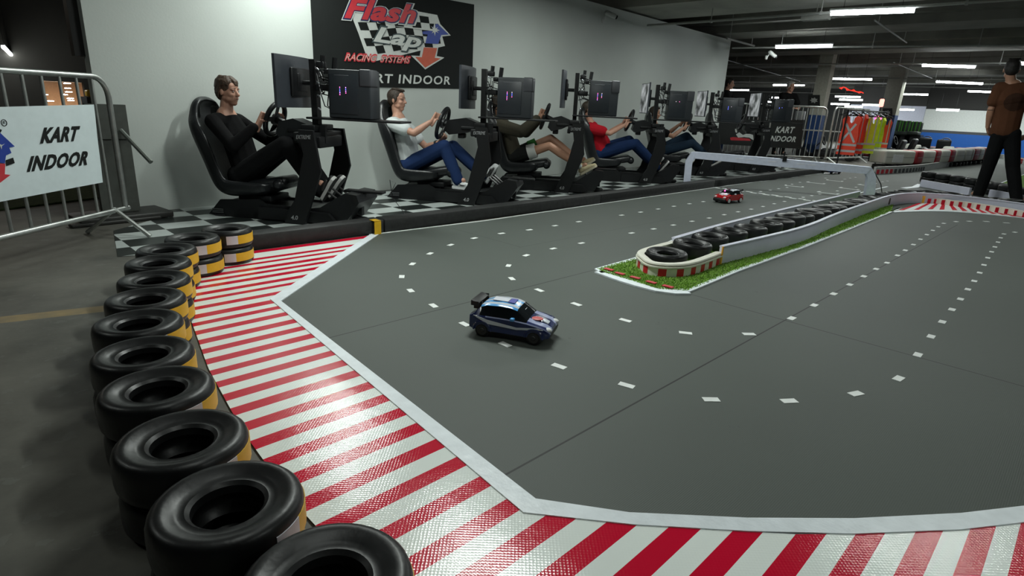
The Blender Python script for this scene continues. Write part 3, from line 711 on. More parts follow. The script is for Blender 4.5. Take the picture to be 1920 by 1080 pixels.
tape_line([G(*q7(x, y)) for x, y in ((600, 670), (900, 545), (1300, 400), (1600, 280), (1880, 165))] + [G(*q5(780, 541))], .032, WTAPE, turf, 'outline_tape')
for x, y in ((135, 541), (200, 566), (292, 591), (388, 619), (488, 645)):
    p = G(*q7(x - 3, y + 7)); e = G(*q7(x + 37, y + 18)) - p; b = MB(); R = Matrix.Rotation(math.atan2(e.y, e.x), 3, 'Z'); b.box((0, 0, .022), (.062, .030, .004), R); b.build('red_dash', REDP, turf, loc=p, smooth=False)
tape_line([G(*q7(310, 470)), G(*q7(600, 327)), G(*q7(1000, 213)), G(*q7(1420, 122)), V(11.0, 2.42, 0)], .028, WTAPE, track, 'island_edge_tape', z=.006)

RH = .138
rb = [G(*q7(x, y)) for x, y in ((800, 508), (1000, 455), (1300, 372))] + [G(*q5(x, y)) for x, y in ((300, 668), (600, 548), (740, 492), (870, 468), (1000, 462), (1150, 470), (1300, 482), (1600, 518), (1920, 565), (2100, 600))]
def smooth_path(P_, it=2):
    for _ in range(it):
        Q = [P_[0]]
        for a, c in zip(P_, P_[1:]): Q += [a * .75 + c * .25, a * .25 + c * .75]
        Q.append(P_[-1]); P_ = Q
    return P_
def rail(pts, h, th, m, name, label=None, parent=None, side=1, lip=True):
    """an upright plastic rail with a rounded lip, following pts on the ground"""
    pts = smooth_path([V(p.x, p.y, 0) for p in pts]); og = pts[0].copy(); prof = [(0, 0), (0, h * .9), (-.006, h * .93), (-.006, h * .99), (.004, h), (th, h), (th + .006, h * .96), (th, h * .9), (th, 0)] if lip else [(0, 0), (0, h), (th, h), (th, 0)]
    b = MB(); vs = []; n = len(pts); k = len(prof)
    for i, p in enumerate(pts):
        d = pts[min(i + 1, n - 1)] - pts[max(i - 1, 0)]; d.normalize(); m_ = V(-d.y, d.x, 0) * side
        for o_, z in prof: vs.append(p + m_ * o_ + V(0, 0, z + .001) - og)
    fs = [(i * k + j, i * k + (j + 1) % k, (i + 1) * k + (j + 1) % k, (i + 1) * k + j) for i in range(n - 1) for j in range(k)] + [tuple(range(k)), tuple(range(n * k - k, n * k))]
    b.add(vs, fs); o = b.build(name, m, parent, loc=og)
    if label: tag(o, label, 'barrier')
    return o, pts
rail_o, rpts = rail(rb, RH, .022, RAILW, 'plastic_rail', 'long white plastic rail curving round the near side of the tire island')
# far-side rail and end cap around the tip
capw = .36
c0 = G(*q7(800, 508))
cpts = [c0 + V(.02, 0, 0), c0 + V(-.25, .0, 0)]
ccx, ccy, cr = c0.x - .28, c0.y + .19, .19
base_pts = [G(*q7(800, 508)), G(*q7(700, 552)), G(*q7(620, 578)), G(*q7(540, 588)), G(*q7(440, 586)), G(*q7(350, 570)), G(*q7(313, 535))]
lastp = base_pts[-1]
base_pts += [lastp + V(.06, .07, 0), lastp + V(.16, .11, 0), lastp + V(.34, .125, 0), lastp + V(.6, .13, 0)]
cap_e = empty('end_cap', base_pts[3], 0, 'white bumper with red stripes round the tip of the tire island', 'barrier')
og = base_pts[3]
bp = smooth_path([V(p.x, p.y, 0) for p in base_pts], 3); hC = .082
bw = MB(); n = len(bp); prof = [(0, 0), (0, hC * .62), (-.008, hC * .66), (-.008, hC * .76), (.006, hC * .80), (.004, hC * .86), (-.004, hC * .9), (.0, hC), (.03, hC * 1.02), (.045, hC * .98), (.045, 0)]
k = len(prof); vs = []
for i, p in enumerate(bp):
    d = bp[min(i + 1, n - 1)] - bp[max(i - 1, 0)]; d.normalize(); m_ = V(d.y, -d.x, 0)
    for o_, z in prof: vs.append(p + m_ * o_ + V(0, 0, z + .012) - og)
bw.add(vs, [(i * k + j, i * k + (j + 1) % k, (i + 1) * k + (j + 1) % k, (i + 1) * k + j) for i in range(n - 1) for j in range(k)] + [tuple(range(k)), tuple(range(n * k - k, n * k))])
bw.build('bumper', CREAM, cap_e)
# red stripes
L = [0]
for a, c in zip(bp, bp[1:]): L.append(L[-1] + (c - a).length)
def at_len(P_, L_, s):
    for i in range(len(P_) - 1):
        if L_[i] <= s <= L_[i + 1]:
            t = (s - L_[i]) / max(1e-9, L_[i + 1] - L_[i]); p = P_[i].lerp(P_[i + 1], t); d = (P_[i + 1] - P_[i]).normalized(); return p, V(d.y, -d.x, 0), d
    d = (P_[-1] - P_[-2]).normalized(); return P_[-1], V(d.y, -d.x, 0), d
s = .03
while s < L[-1] - .1:
    b = MB(); vs = []
    for i in range(4):
        p, m_, d = at_len(bp, L, s + .05 * i / 3)
        for z in (.014, .012 + hC * .6): vs.append(p - m_ * .0015 + V(0, 0, z) - og)
        for z in (.012 + hC * .6, .014): vs.append(p + m_ * .003 + V(0, 0, z) - og)
    fs = [(i * 4 + j, i * 4 + (j + 1) % 4, i * 4 + 4 + (j + 1) % 4, i * 4 + 4 + j) for i in range(3) for j in range(4)] + [(0, 1, 2, 3), (15, 14, 13, 12)]
    b.add(vs, fs); b.build('red_stripe', REDP, cap_e, smooth=False); s += .118
p, m_, d = at_len(bp, L, .008); b = MB(); R = Matrix.Rotation(math.atan2(d.y, d.x), 3, 'Z'); b.box(p - m_ * .004 - og + V(0, 0, .075), (.02, .006, .12), R); b.build('orange_tape', ORANGE, cap_e, smooth=False)

rail([lastp + V(.6, .13, 0), V(4.6, 2.13, 0), V(6.0, 2.16, 0), V(8.6, 2.20, 0)], RH - .02, .022, RAILW, 'plastic_rail', 'white plastic rail on the far side of the tire island', side=-1)
# island tires: a row behind the rail, from the tip to the far bend and on along the striped curb
tl = [q7(482, 418), q7(633, 372), q7(745, 322), q7(860, 298), q7(985, 268), (1437, 418), (1461, 411), (1482, 405.5), (1500, 401.5), (1517, 397.5), (1533, 393.5), (1549, 389.5), (1564, 386), (1579, 382.5), (1592, 379.5), (1605, 377), (1617, 374.5), (1632, 371), (1648, 367.5), (1663, 364.5), (1680, 361.5), (1698, 359.5), (1716, 358.5), (1738, 358.8), (1762, 360.3), (1786, 363.3), (1812, 367), (1840, 371), (1866, 371.5), (1895, 375.5)]
it = None; iz = .112
for i, (x, y) in enumerate(tl):
    p = G(x, y, iz)
    t = make_tire('kart_tire', .134, .10, False, .062) if it is None else copy_tree(it)
    if it is None: it = t
    if i < 18: where = 'at the tip of the island, in the end cap' if i == 0 else '%s from the striped end cap, in the island row' % ORD[i]
    else: where = '%s beyond the gate leg, behind the curved rail' % ORD[i - 18]
    tag(t, 'bare black kart tire lying flat, ' + where, 'tire', 'bare black kart tires along the island rail')
    t.location = (p.x, p.y, .013 + (.012 if i % 2 else 0)); t.rotation_euler = (random.uniform(-.04, .04), random.uniform(-.05, .05), i * 1.3)

# striped curb on the far bend: on the rail face and on the floor
z6 = lambda x, y: (1640 + x * .145833, 300 + y * .145833)
base_l = smooth_path([G(*z6(x, y)) for x, y in ((585, 560), (690, 562), (870, 580), (980, 597), (1205, 622), (1440, 658), (1680, 699), (1910, 746), (2060, 775))], 1)
outer = smooth_path([G(*z6(x, y)) for x, y in ((235, 676), (440, 668), (640, 660), (870, 664), (1100, 676), (1400, 700), (1700, 730), (1910, 752), (2060, 778))], 1)
og = base_l[0]; curb = empty('striped_curb', og, 0, 'low red and white striped curb on the far bend, against the curved white rail', 'curb')
b = MB(); vs = []; n = len(base_l)
for i, p in enumerate(base_l):
    o_ = V(p.x, p.y, 0).normalized(); vs += [p - og + V(0, 0, .003), p - og + V(0, 0, .078), p + o_ * .03 - og + V(0, 0, .078)]
b.add(vs, [f for i in range(n - 1) for f in ((3 * i, 3 * i + 3, 3 * i + 4, 3 * i + 1), (3 * i + 1, 3 * i + 4, 3 * i + 5, 3 * i + 2))]); b.build('upright_face', CREAM, curb, smooth=False)
b = MB(); vs = [V(p.x, p.y, .0085) - V(og.x, og.y, 0) for p in base_l] + [V(p.x, p.y, .0085) - V(og.x, og.y, 0) for p in outer[::-1]]; b.add(vs, [tuple(range(len(vs)))]); b.build('floor_strip', mat('kerb_far_white', (.70, .74, .72), .5, spec=.2), curb, smooth=False)
tape_line([p - og for p in outer], .05, WTAPE, curb, 'outline_tape', z=.010)
REDF = mat('red_print_matt', (.55, .012, .03), .6, spec=.2)
ups = [(690, 515, 562), (775, 520, 568), (870, 530, 580), (980, 540, 597), (1090, 550, 608), (1205, 565, 622), (1320, 580, 640), (1440, 598, 658), (1560, 617, 680), (1680, 640, 699), (1800, 660, 722), (1910, 680, 746)]
for x, y0, y1 in ups:
    p, q = G(*z6(x - 23, y1 - 2)), G(*z6(x + 23, y1 + 2)); b = MB(); o_ = -V(p.x, p.y, 0).normalized() * .025 - og
    b.prism([p + o_ + V(0, 0, .006), q + o_ + V(0, 0, .006), q + o_ + V(0, 0, .068), p + o_ + V(0, 0, .068)], V(p.x, p.y, 0).normalized() * .003); b.build('red_stripe', REDF, curb, smooth=False)
ends = [(330, 655), (520, 650), (700, 643), (850, 648), (1020, 655), (1150, 666), (1280, 678), (1400, 690), (1530, 703), (1660, 716), (1790, 735), (1905, 748)]
starts = [(585, 563), (690, 567), (790, 571), (880, 582), (985, 599), (1095, 610), (1215, 627), (1330, 643), (1450, 663), (1570, 684), (1690, 703), (1810, 726)]
for (x0, y0), (x1, y1) in zip(starts, ends):
    b = MB(); f = lambda x, y: V(*G(*z6(x, y)).xy, .0105) - V(og.x, og.y, 0)
    b.add([f(x0 - 20, y0), f(x0 + 22, y0 + 3), f(x1 + 42, y1), f(x1 - 22, y1)], [(0, 1, 2, 3)]); b.build('red_stripe', REDF, curb, smooth=False)
p = G(*z6(612, 560)); b = MB(); b.box(p - V(.012, 0, 0) - og + V(0, 0, .05), (.01, .035, .1)); b.build('orange_tape', ORANGE, curb, smooth=False)

# second island beyond the man in brown
ip = [G(1724, 350), G(1815, 367), G(1850, 372.5), G(1897, 380), G(1935, 386)]
r2, _ = rail([ip[0], ip[1]], .115, .03, RAILW, 'board_rail', 'straight white board left of the legs of the man in brown', lip=False)
r3_, _ = rail([ip[2] + V(.25, .02, 0), ip[3] + V(.1, 0, 0), ip[4]], .115, .03, RAILW, 'board_rail', 'straight white board seen between the legs of the man in brown', lip=False)
i2 = None
for i, (x, y) in enumerate([(1741, 329), (1768, 333), (1796, 337), (1824, 342), (1846, 347), (1868, 351), (1890, 356), (1910, 360)]):
    p = G(x, y, .13) + V(.12, 0, 0)
    for lev in (0, 1):
        t = copy_tree(it); t.scale = (1.0, 1.0, .92); t.location = (p.x, p.y, lev * .092 + .001); t.rotation_euler = (0, 0, i)
        tag(t, '%s black tire of the %s stack from the left, behind the straight white boards' % ('upper' if lev else 'lower', ORD[i]), 'tire', 'tires stacked behind the straight boards')
tape_line([G(1694, 353.5), G(1716, 351), G(1726, 346)], .09, WTAPE, track, 'island_edge_tape', z=.006)
# turf patch at the right edge and far rail
p4 = [G(1873, 347), G(1905, 333), G(1960, 318), G(1960, 362), G(1900, 353)]
b = MB(); b.prism([V(p.x, p.y, .004) for p in p4], (0, 0, .01)); o = b.build('turf_patch', GRASS, smooth=False); tag(o, 'green artificial turf patch at the right edge behind the man in brown', 'artificial grass')
tape_line([p4[0], p4[1], p4[2]], .05, WTAPE, o, 'outline_tape')
FR = mat('far_rail_plastic', (.50, .51, .50), .5)
fr = [G(1640, 327.5), G(1708, 324), G(1740, 319.5), G(1775, 313.5), G(1810, 306.5), G(1840, 301.5), G(1862, 297), G(1882, 297.5), G(1900, 303), G(1925, 310.5), G(1960, 320)]
fro, fpts = rail(fr, .15, .04, FR, 'plastic_rail', 'far dull white rail bending round the back of the track', side=1)
Lf = [0]
for a, c in zip(fpts, fpts[1:]): Lf.append(Lf[-1] + (c - a).length)
s = .1
for j in range(14):
    x = 1641 + j * 6.0 - j * j * .07; pz = G(x, 327 - (x - 1640) * .05); best = min(range(len(fpts)), key=lambda i: (fpts[i] - pz).length)
    p, m_, d = at_len(fpts, Lf, s); R = Matrix.Rotation(math.atan2(d.y, d.x), 3, 'Z'); b = MB(); b.box(p + m_ * .006 - fpts[0] + V(0, 0, .055), (.09, .012, .08), R)
    b.build('stripe', REDP if j < 4 else DGREY, fro, smooth=False); s += .19

# ------------------------------------------------------------------ timing gate
gA, gB = G(1283, 346), G(1632, 372); 
gd = (gB - gA); gd.z = 0; gl_ = gd.length; gd.normalize()
def gz(px, py): # height on the gate's upright plane
    return on_plane(px, py, gA, V(gd.y, -gd.x, 0))
gate = empty('timing_gate', gA, math.atan2(gd.y, gd.x), 'low white gate arch spanning the track', 'gate')
inv = gate.matrix_basis.inverted() if False else (Matrix.Translation(gA) @ Matrix.Rotation(math.atan2(gd.y, gd.x), 4, 'Z')).inverted()
def gl2(px, py): return inv @ gz(px, py)
GM = mat('gate_white', (.74, .79, .95), .45)
def gpoly(name, pts, th, m=GM):
    b = MB(); P_ = [gl2(*p) for p in pts]; P_ = [V(p.x, -th / 2, p.z) for p in P_]; b.prism(P_, (0, th, 0)); return b.build(name, m, gate, smooth=False)
gpoly('post', [(1281, 345), (1294, 344), (1298, 304), (1285, 302)], .10)
gpoly('post', [(1620, 371), (1638, 372), (1640.5, 333), (1625, 333)], .10)
gpoly('corner', [(1285, 302), (1298, 304), (1303, 296.5), (1306, 285), (1300, 284.5), (1296, 285.5)], .10)
gpoly('corner', [(1625, 333), (1640.5, 333), (1639, 326), (1632, 313), (1622, 325)], .10)
gpoly('crossbeam', [(1300, 296.5), (1460, 312), (1622, 325.5), (1632, 313), (1460, 297), (1303, 284.5)], .12)
p = gl2(1469, 300); b = MB(); b.box((0, 0, 0), (.05, .16, .07)); b.tube([(0, 0, -.03), (0, -.03, -.12)], .02); b.tube([(0, 0, .02), (0, 0, .09)], .012); b.build('sensor', BLK2, gate, loc=(p.x, 0, p.z + .02))
for x in (1385, 1405, 1446, 1500, 1520):
    p = gl2(x, 284.5 + (x - 1303) * .087 + 5.5); b = MB(); b.box((0, -.061, 0), (.10, .004, .008)); b.build('mark', mat('mark_white', (.85, .85, .9)), gate, loc=(p.x, 0, p.z))
b = MB(); a, c = gl2(1639, 322), gl2(1656, 362); b.tube([a, (a + c) / 2 + V(.03, 0, -.02), c + V(0, .05, 0)], .006); b.build('cable', BLK, gate)

# ------------------------------------------------------------------ simulators
S = .941
RIGS = [((570, 422), -54, 1.01, 0), ((887, 386), -55, 1.06, -.07), ((1063.5, 362.5), -51, 1.12, -.05), ((1218, 345), -47, 1.10, -.08), ((1321.5, 331), -47, 1.09, -.05), ((1419, 323.5), -48, 1.135, 0)]
SCREEN = None
def screen_mat():
    m = bpy.data.materials.new('screen_picture'); m.use_nodes = True; t = NT(m); tc = t.n('ShaderNodeTexCoord')
    n = t.n('ShaderNodeTexNoise'); n.inputs['Scale'].default_value = 7; n.inputs['Detail'].default_value = 6; t.link(tc.outputs['Object'], n.inputs['Vector'])
    r = t.n('ShaderNodeValToRGB'); r.color_ramp.elements[0].position = .35; r.color_ramp.elements[0].color = (.02, .022, .022, 1); r.color_ramp.elements[1].position = .68; r.color_ramp.elements[1].color = (.5, .53, .54, 1)
    t.link(n.outputs['Fac'], r.inputs['Fac']); t.link(r.outputs['Color'], t.b.inputs['Emission Color']); t.b.inputs['Emission Strength'].default_value = .75; t.b.inputs['Base Color'].default_value = (.01, .01, .01, 1); t.b.inputs['Roughness'].default_value = .25
    return m
SCR = screen_mat()
def led(name, col, s=6): return mat(name, col, .4, emit=col, estr=s)
LEDV, LEDB, LEDR, LEDW = led('led_violet', (.55, .18, 1.0), 5), led('led_blue', (.12, .16, 1.0), 4), led('led_magenta', (1.0, .12, .45), 4), led('led_white', (.9, .75, .85), 2)
def side_prism(b, poly, v0, v1, mi=0): b.prism([V(u, v0, w) for u, w in poly], V(0, v1 - v0, 0), mi)
def make_rig(i, foot, yaw, zs, sb):
    a = math.radians(yaw); F = V(math.cos(a), math.sin(a), 0); Lt = V(-F.y, F.x, 0)
    P0 = G(*foot) + Lt * (.28 * S) - F * (.01 * S)
    t = empty('racing_simulator', P0, a, scale=(S, S, S * zs))
    # chassis
    b = MB()
    prof = [(-.90, .015), (-.80, .0), (-.10, .0), (-.06, .13), (-.36, .135), (-.43, .17), (-.78, .145)]
    if sb: prof = [(u + (sb if u < -.3 else 0), w) for u, w in prof]
    for v in (-.21, .19): side_prism(b, prof, v, v + .02)
    side_prism(b, [(-.86 + sb, .02), (-.40 + sb, .02), (-.42 + sb, .15), (-.76 + sb, .13)], -.19, .19)
    side_prism(b, [(-.42, .015), (.22, .015), (.26, .04), (.20, .10), (-.10, .11), (-.42, .11)], -.24, .24)
    b.rbox((-.50, 0, .165), (.30, .30, .05), .01)
    b.build('chassis', BLK, t)
    b = MB()
    for v in (-.2, .2):
        b.box((-.79 + sb, v, .012), (.09, .04, .02))
    b.build('foot_pad', BLK2, t)
    b = MB()
    for k in range(3): b.box((-.81 + sb, -.214, .035 + .014 * k), (.10, .006, .006))
    b.build('vent_slot', mat('slot_grey', (.10, .105, .11), .4), t)
    post = [(-.16, .0), (.02, .0), (.185, .44), (.135, .755), (.01, .755), (.045, .57), (-.055, .20), (-.11, .12)]
    for v in (-.29, .26):
        b = MB(); side_prism(b, post, v, v + .03); b.build('side_post', BLK, t, angle=30)
    b = MB(); b.rbox((.04, 0, .70), (.16, .56, .07), .012); b.rbox((-.06, 0, .735), (.26, .20, .03), .008); b.build('cross_member', BLK, t)
    text('lettering', 'EXTREME', (-.005, -.293, .685), (.115, -.293, .69), (.0, -.293, .715), GREYT, t, thick=.001)
    text('lettering', '4.0', (-.095, -.293, .04), (-.035, -.293, .042), (-.09, -.293, .075), GREYT, t, thick=.001, bold=.02)
    # pedal deck
    b = MB(); side_prism(b, [(.0, .03), (.34, .03), (.46, .20), (.44, .26), (.34, .27), (.12, .14), (.0, .12)], -.20, .20); b.build('pedal_deck', BLK2, t, angle=30)
    b = MB(); b.rbox((.44, -.02, .27), (.34, .09, .02), .006); b.box((.40, -.02, .17), (.035, .05, .2)); b.cap((.36, -.02, .035), (.44, -.02, .03), .03, .025, flat=1.3, side=(0, 1, 0)); b.build('shifter_arm', BLK, t)
    b = MB(); b.box((.40, -.047, .20), (.075, .004, .007)); b.box((.40, -.047, .18), (.07, .004, .007)); b.build('arm_stripe', mat('stripe_grey', (.4, .4, .4)), t)
    for v in (-.12, .0, .12):
        b = MB(); b.rbox((.135, v, .315), (.02, .055, .10), .006, Matrix.Rotation(.5, 3, 'Y')); b.tube([(.14, v, .27), (.24, v, .20), (.26, v, .17)], .010); b.build('pedal', mat('pedal_metal', (.09, .09, .09), .35, metal=.6), t)
    # seat
    st = [((-.33, .215), (.1, 1), .225, .085), ((-.45, .185), (.05, 1), .24, .12), ((-.62, .165), (.05, 1), .25, .14), ((-.75, .17), (.35, .93), .25, .15), ((-.83, .235), (.75, .65), .25, .15), ((-.88, .36), (.96, .25), .25, .14), ((-.93, .50), (.97, .2), .25, .14), ((-.98, .64), (.98, .15), .27, .16), ((-1.02, .755), (.99, .1), .25, .12), ((-1.035, .82), (1, .0), .19, .09), ((-1.035, .90), (1, -.1), .155, .08), ((-1.01, .955), (.9, -.4), .12, .06), ((-.985, .975), (.6, -.8), .06, .03)]
    vs = []; b = MB(); Kp = 12
    for (u, w), nrm, hw_, bo in st:
        n_ = Vector((nrm[0], 0, nrm[1])).normalized(); c = V(u + sb, 0, w)
        for v, dpt in ((-hw_, .02), (-hw_, bo), (-hw_ * .85, bo + .012), (-hw_ * .62, .055), (-hw_ * .3, .045), (hw_ * .3, .045), (hw_ * .62, .055), (hw_ * .85, bo + .012), (hw_, bo), (hw_, .02), (hw_ * .6, 0), (-hw_ * .6, 0)):
            vs.append(c + V(0, v, 0) + n_ * dpt)
    N_ = len(st); b.add(vs, [(i_ * Kp + j, i_ * Kp + (j + 1) % Kp, (i_ + 1) * Kp + (j + 1) % Kp, (i_ + 1) * Kp + j) for i_ in range(N_ - 1) for j in range(Kp)] + [tuple(range(Kp)), tuple(range(N_ * Kp - Kp, N_ * Kp))])
    seat = b.build('seat', LEATH, t); ss = seat.modifiers.new('s', 'SUBSURF'); ss.levels = ss.render_levels = 2
    cb = MB()
    for v in (-.095, .095): cb.rbox((-1.0 + sb, v, .845), (.3, .05, .11), .02, seg=2)
    cut = cb.build('cut', LEATH, t, smooth=False); bo_ = seat.modifiers.new('b', 'BOOLEAN'); bo_.object = cut; bo_.operation = 'DIFFERENCE'; bo_.solver = 'EXACT'
    bpy.context.view_layer.update(); dg = bpy.context.evaluated_depsgraph_get(); me = bpy.data.meshes.new_from_object(seat.evaluated_get(dg)); seat.modifiers.clear(); seat.data = me; me.name = 'seat'; bpy.data.objects.remove(cut)
    b = MB(); b.rbox((-.40 + sb * .6, 0, .285), (.34, .30, .09), .035, Matrix.Rotation(-.18, 3, 'Y')); b.cap((-.28, -.13, .29), (-.28, .13, .29), .048, .048); b.build('seat_cushion', LEATH, t)
    # wheel
    du = {1: -.07, 0: 0}.get(i, 0); wc = V(-.345 + du, 0, .815 - (.05 if i == 1 else 0)); wr_ = .135 if i != 1 else .15; nx = V(-.94, 0, .34).normalized(); e1 = V(0, 1, 0); e2 = nx.cross(e1)
    pts = [wc + e1 * (wr_ * math.cos(q)) + e2 * (wr_ * math.sin(q)) for q in [2 * PI * k / 28 for k in range(28)]]
    b = MB(); b.tube(pts, .021, 10, closed=True); w_o = b.build('steering_wheel', BLK2, t)
    b = MB(); b.lathe([(.05, -.015), (.05, .01), (.035, .02)], wc, nx, 20)
    for q in (0, PI, -PI / 2): 
        e = e1 * math.cos(q) + e2 * math.sin(q); b.box(wc + e * .085, (.008, .04, .09), Matrix((nx, nx.cross(e), e)).transposed())
    b.build('spoke_hub', mat('hub_metal', (.10, .10, .105), .35, metal=.5), w_o)
    b = MB(); side_prism(b, [(-.30 + du, .70), (-.27 + du, .80), (-.14, .83), (-.02, .79), (.0, .745), (-.12, .69), (-.25 + du, .66)], -.085, .085); b.tube([wc, V(-.2, 0, .76)], .03); b.build('wheel_base', BLK2, t, angle=30)
    b = MB(); b.rbox((-.20, 0, .655), (.07, .10, .05), .01); b.rbox((-.03, -.05, .67), (.04, .04, .05), .01); b.build('clamp', BLK2, t)
    # monitor
    b = MB()
    side_prism(b, [(.005, .70), (.055, .70), (.05, 1.29), (.0, 1.29)], -.035, .035); b.rbox((.03, 0, .765), (.12, .34, .05), .008); b.box((.13, -.10, .72), (.05, .03, .14)); b.rbox((.10, 0, .66), (.10, .40, .09), .01)
    b.build('monitor_post', BLK, t)
    mon = MB(); n = 14; sag = .035; ms = MB(); v_ = []
    mu = -.125
    for k in range(n + 1):
        y = -.305 + .61 * k / n; u_ = mu - sag * (abs(y) / .305) ** 2
        for du_, z in ((0, .915), (0, 1.305), (.022, 1.305), (.022, .915)): v_.append(V(u_ + du_, y, z))
    mon.add(v_, [(k * 4 + j, k * 4 + (j + 1) % 4, k * 4 + 4 + (j + 1) % 4, k * 4 + 4 + j) for k in range(n) for j in range(4)] + [(0, 1, 2, 3), (n * 4 + 3, n * 4 + 2, n * 4 + 1, n * 4)])
    mon_o = mon.build('monitor', mat('monitor_back', (.042, .048, .058), .38), t, angle=50)
    v_ = []
    for k in range(n + 1):
        y = -.298 + .596 * k / n; u_ = mu - .0012 - sag * (abs(y) / .305) ** 2
        for z in (.925, 1.298): v_.append(V(u_, y, z))
    ms.add(v_, [(k * 2, k * 2 + 1, k * 2 + 3, k * 2 + 2) for k in range(n)]); ms.build('screen', SCR, mon_o)
    b = MB(); b.rbox((mu + .035, .0, 1.11), (.03, .14, .14), .01); b.tube([(mu + .04, 0, 1.11), (.0, 0, 1.11)], .018); b.rbox((mu + .028, 0, 1.11), (.025, .30, .22), .012); b.build('mount', BLK2, t)
    b = MB(); rnd = random.Random(i)
    for k in range(9):
        z0 = 1.0 + rnd.random() * .27; z1 = .84 + rnd.random() * .4; v0 = rnd.uniform(-.12, .10)
        b.tube([(.06, v0, z0), (.10 + rnd.random() * .03, v0 - .05, (z0 + z1) / 2 + rnd.uniform(-.08, .02)), (.12, -.05 + rnd.uniform(-.06, .08), z1), (.19, rnd.uniform(-.10, .06), z1 - .02)], .0045, 6)
    b.build('cable', BLK2, t)
    b = MB(); b.rbox((.10, -.02, 1.25), (.07, .06, .05), .012); b.rbox((.15, .0, 1.20), (.05, .09, .04), .01); b.tube([(.11, -.02, 1.27), (.115, -.02, 1.32)], .02); b.tube([(.19, .02, 1.22), (.20, .02, 1.31)], .022); b.rbox((.11, 0, 1.08), (.12, .10, .05), .01); b.build('bracket', BLK2, t)
    b = MB()
    for k in range(4): b.cap((.085, -.07, 1.22 - .1 * k), (.10, -.075, 1.21 - .1 * k), .008, .008)
    b.build('connector', mat('connector_grey', (.45, .47, .5), .3, metal=.6), t)
    b = MB(); b.rbox((.40, -.0, .842), (.80, .26, .016), .004); b.build('shelf', BLK2, t)
    if i == 0:
        b = MB(); b.tube([(.62, .1, .25), (.66, .12, .34), (.60, .14, .36), (.60, .2, .2), (.75, .2, .02)], .003, 6); b.build('loose_wire', BLK2, t)
    # computer on the shelf: a thing of its own
    c = empty('computer_tower', P0 + F * (S * .365) + Lt * (-.0 * S) + V(0, 0, .851 * S * zs), a, scale=(S, S, S * zs))
    b = MB(); b.rbox((0, 0, .185), (.355, .20, .368), .010); b.build('casing', CASE, c)
    b = MB(); b.rbox((-.045, -.102, .185), (.235, .008, .30), .0035, seg=2); b.build('side_panel', CASE2, c)
    b = MB(); b.rbox((.135, -.03, .31), (.10, .155, .13), .012); b.build('front_cover', mat('case_grey', (.055, .058, .066), .4), c)
    b = MB(); b.rbox((-.06, -.1065, .325), (.12, .002, .004), .0008, seg=1); b.build('trim_line', mat('case_line', (.14, .15, .16)), c)
    cols = [[(LEDR, LEDB, LEDB, LEDV, LEDR), (LEDV, LEDB, LEDV, LEDR)], [(LEDR, LEDV, LEDB, LEDR, LEDV, LEDR), (LEDW, LEDB, LEDB, LEDR)], [(LEDR, LEDV, LEDB, LEDR, LEDR, LEDV), (LEDW, LEDB, LEDW, LEDR)], [(LEDW,), (LEDR,)], [(LEDB, LEDB, LEDB, LEDB), (LEDW,)], [(LEDB, LEDB), (LEDB,)]][i]
    for col_i, (cc, uu) in enumerate(zip(cols, (-.075, -.025))):
        for k_, cm in enumerate(cc):
            o = MB(); o.rbox((uu, -.1078, .235 - .0135 * k_), (.005, .003, .007), .001, seg=1); o.build('led', cm, c)
    nm = ['nearest the camera', 'of the man in the white shirt', 'of the man in shorts', 'of the man in the red shirt', 'just behind the left end of the white gate', 'farthest along the wall, without a driver']
    nm2 = ['nearest, left of the white-shirted man', 'second nearest, with red and blue lights', 'third nearest, above the hands of the red-shirted man', 'fourth nearest, above the white gate end', 'fifth nearest, right of the white wall edge', 'farthest, below the grey-haired man']
    tag(c, 'black computer tower on a shelf, ' + nm2[i], 'computer', 'computer towers on the simulators')
    tag(t, 'black racing simulator with monitor, ' + nm[i], 'racing simulator', 'racing simulators along the white wall')
    return (P0, F, Lt, zs)
frames = [make_rig(i, *r_) for i, r_ in enumerate(RIGS)]

# ------------------------------------------------------------------ people
def frame_of(fwd, up=(0, 0, 1)):
    f = Vector(fwd).normalized(); u = Vector(up); u = (u - f * u.dot(f)).normalized(); l = u.cross(f)
    return Matrix((f, l, u)).transposed()       # columns: forward, left, up
def head_into(b, c, R, s):
    """head solids about centre c; R columns forward,left,up; s = head height / 0.235"""
    P_ = lambda x, y, z: c + R @ V(x * s, y * s, z * s)
    e = lambda p, r: b.ell(P_(*p), tuple(q * s for q in r), R, n=20)
    e((-.012, 0, .025), (.094, .074, .092)); e((.030, 0, -.035), (.058, .056, .072)); e((.050, 0, -.090), (.032, .034, .026)); e((.035, 0, -.060), (.052, .050, .040)); e((.0, 0, -.055), (.06, .058, .045))
    for sg in (-1, 1):
        e((.052, sg * .036, -.022), (.030, .022, .024)); e((.070, sg * .026, .022), (.018, .026, .010)); e((-.008, sg * .074, -.008), (.017, .009, .030)); e((.03, sg * .045, -.06), (.03, .014, .022))
    e((.050, 0, .045), (.034, .055, .040))
    b.cap(P_(.082, 0, .012), P_(.104, 0, -.022), .009 * s, .0135 * s); e((.094, .009, -.026), (.010, .009, .008)); e((.094, -.009, -.026), (.010, .009, .008))
    e((.083, 0, -.048), (.011, .023, .0065)); e((.081, 0, -.059), (.011, .019, .0065)); e((.074, 0, -.050), (.014, .026, .018))
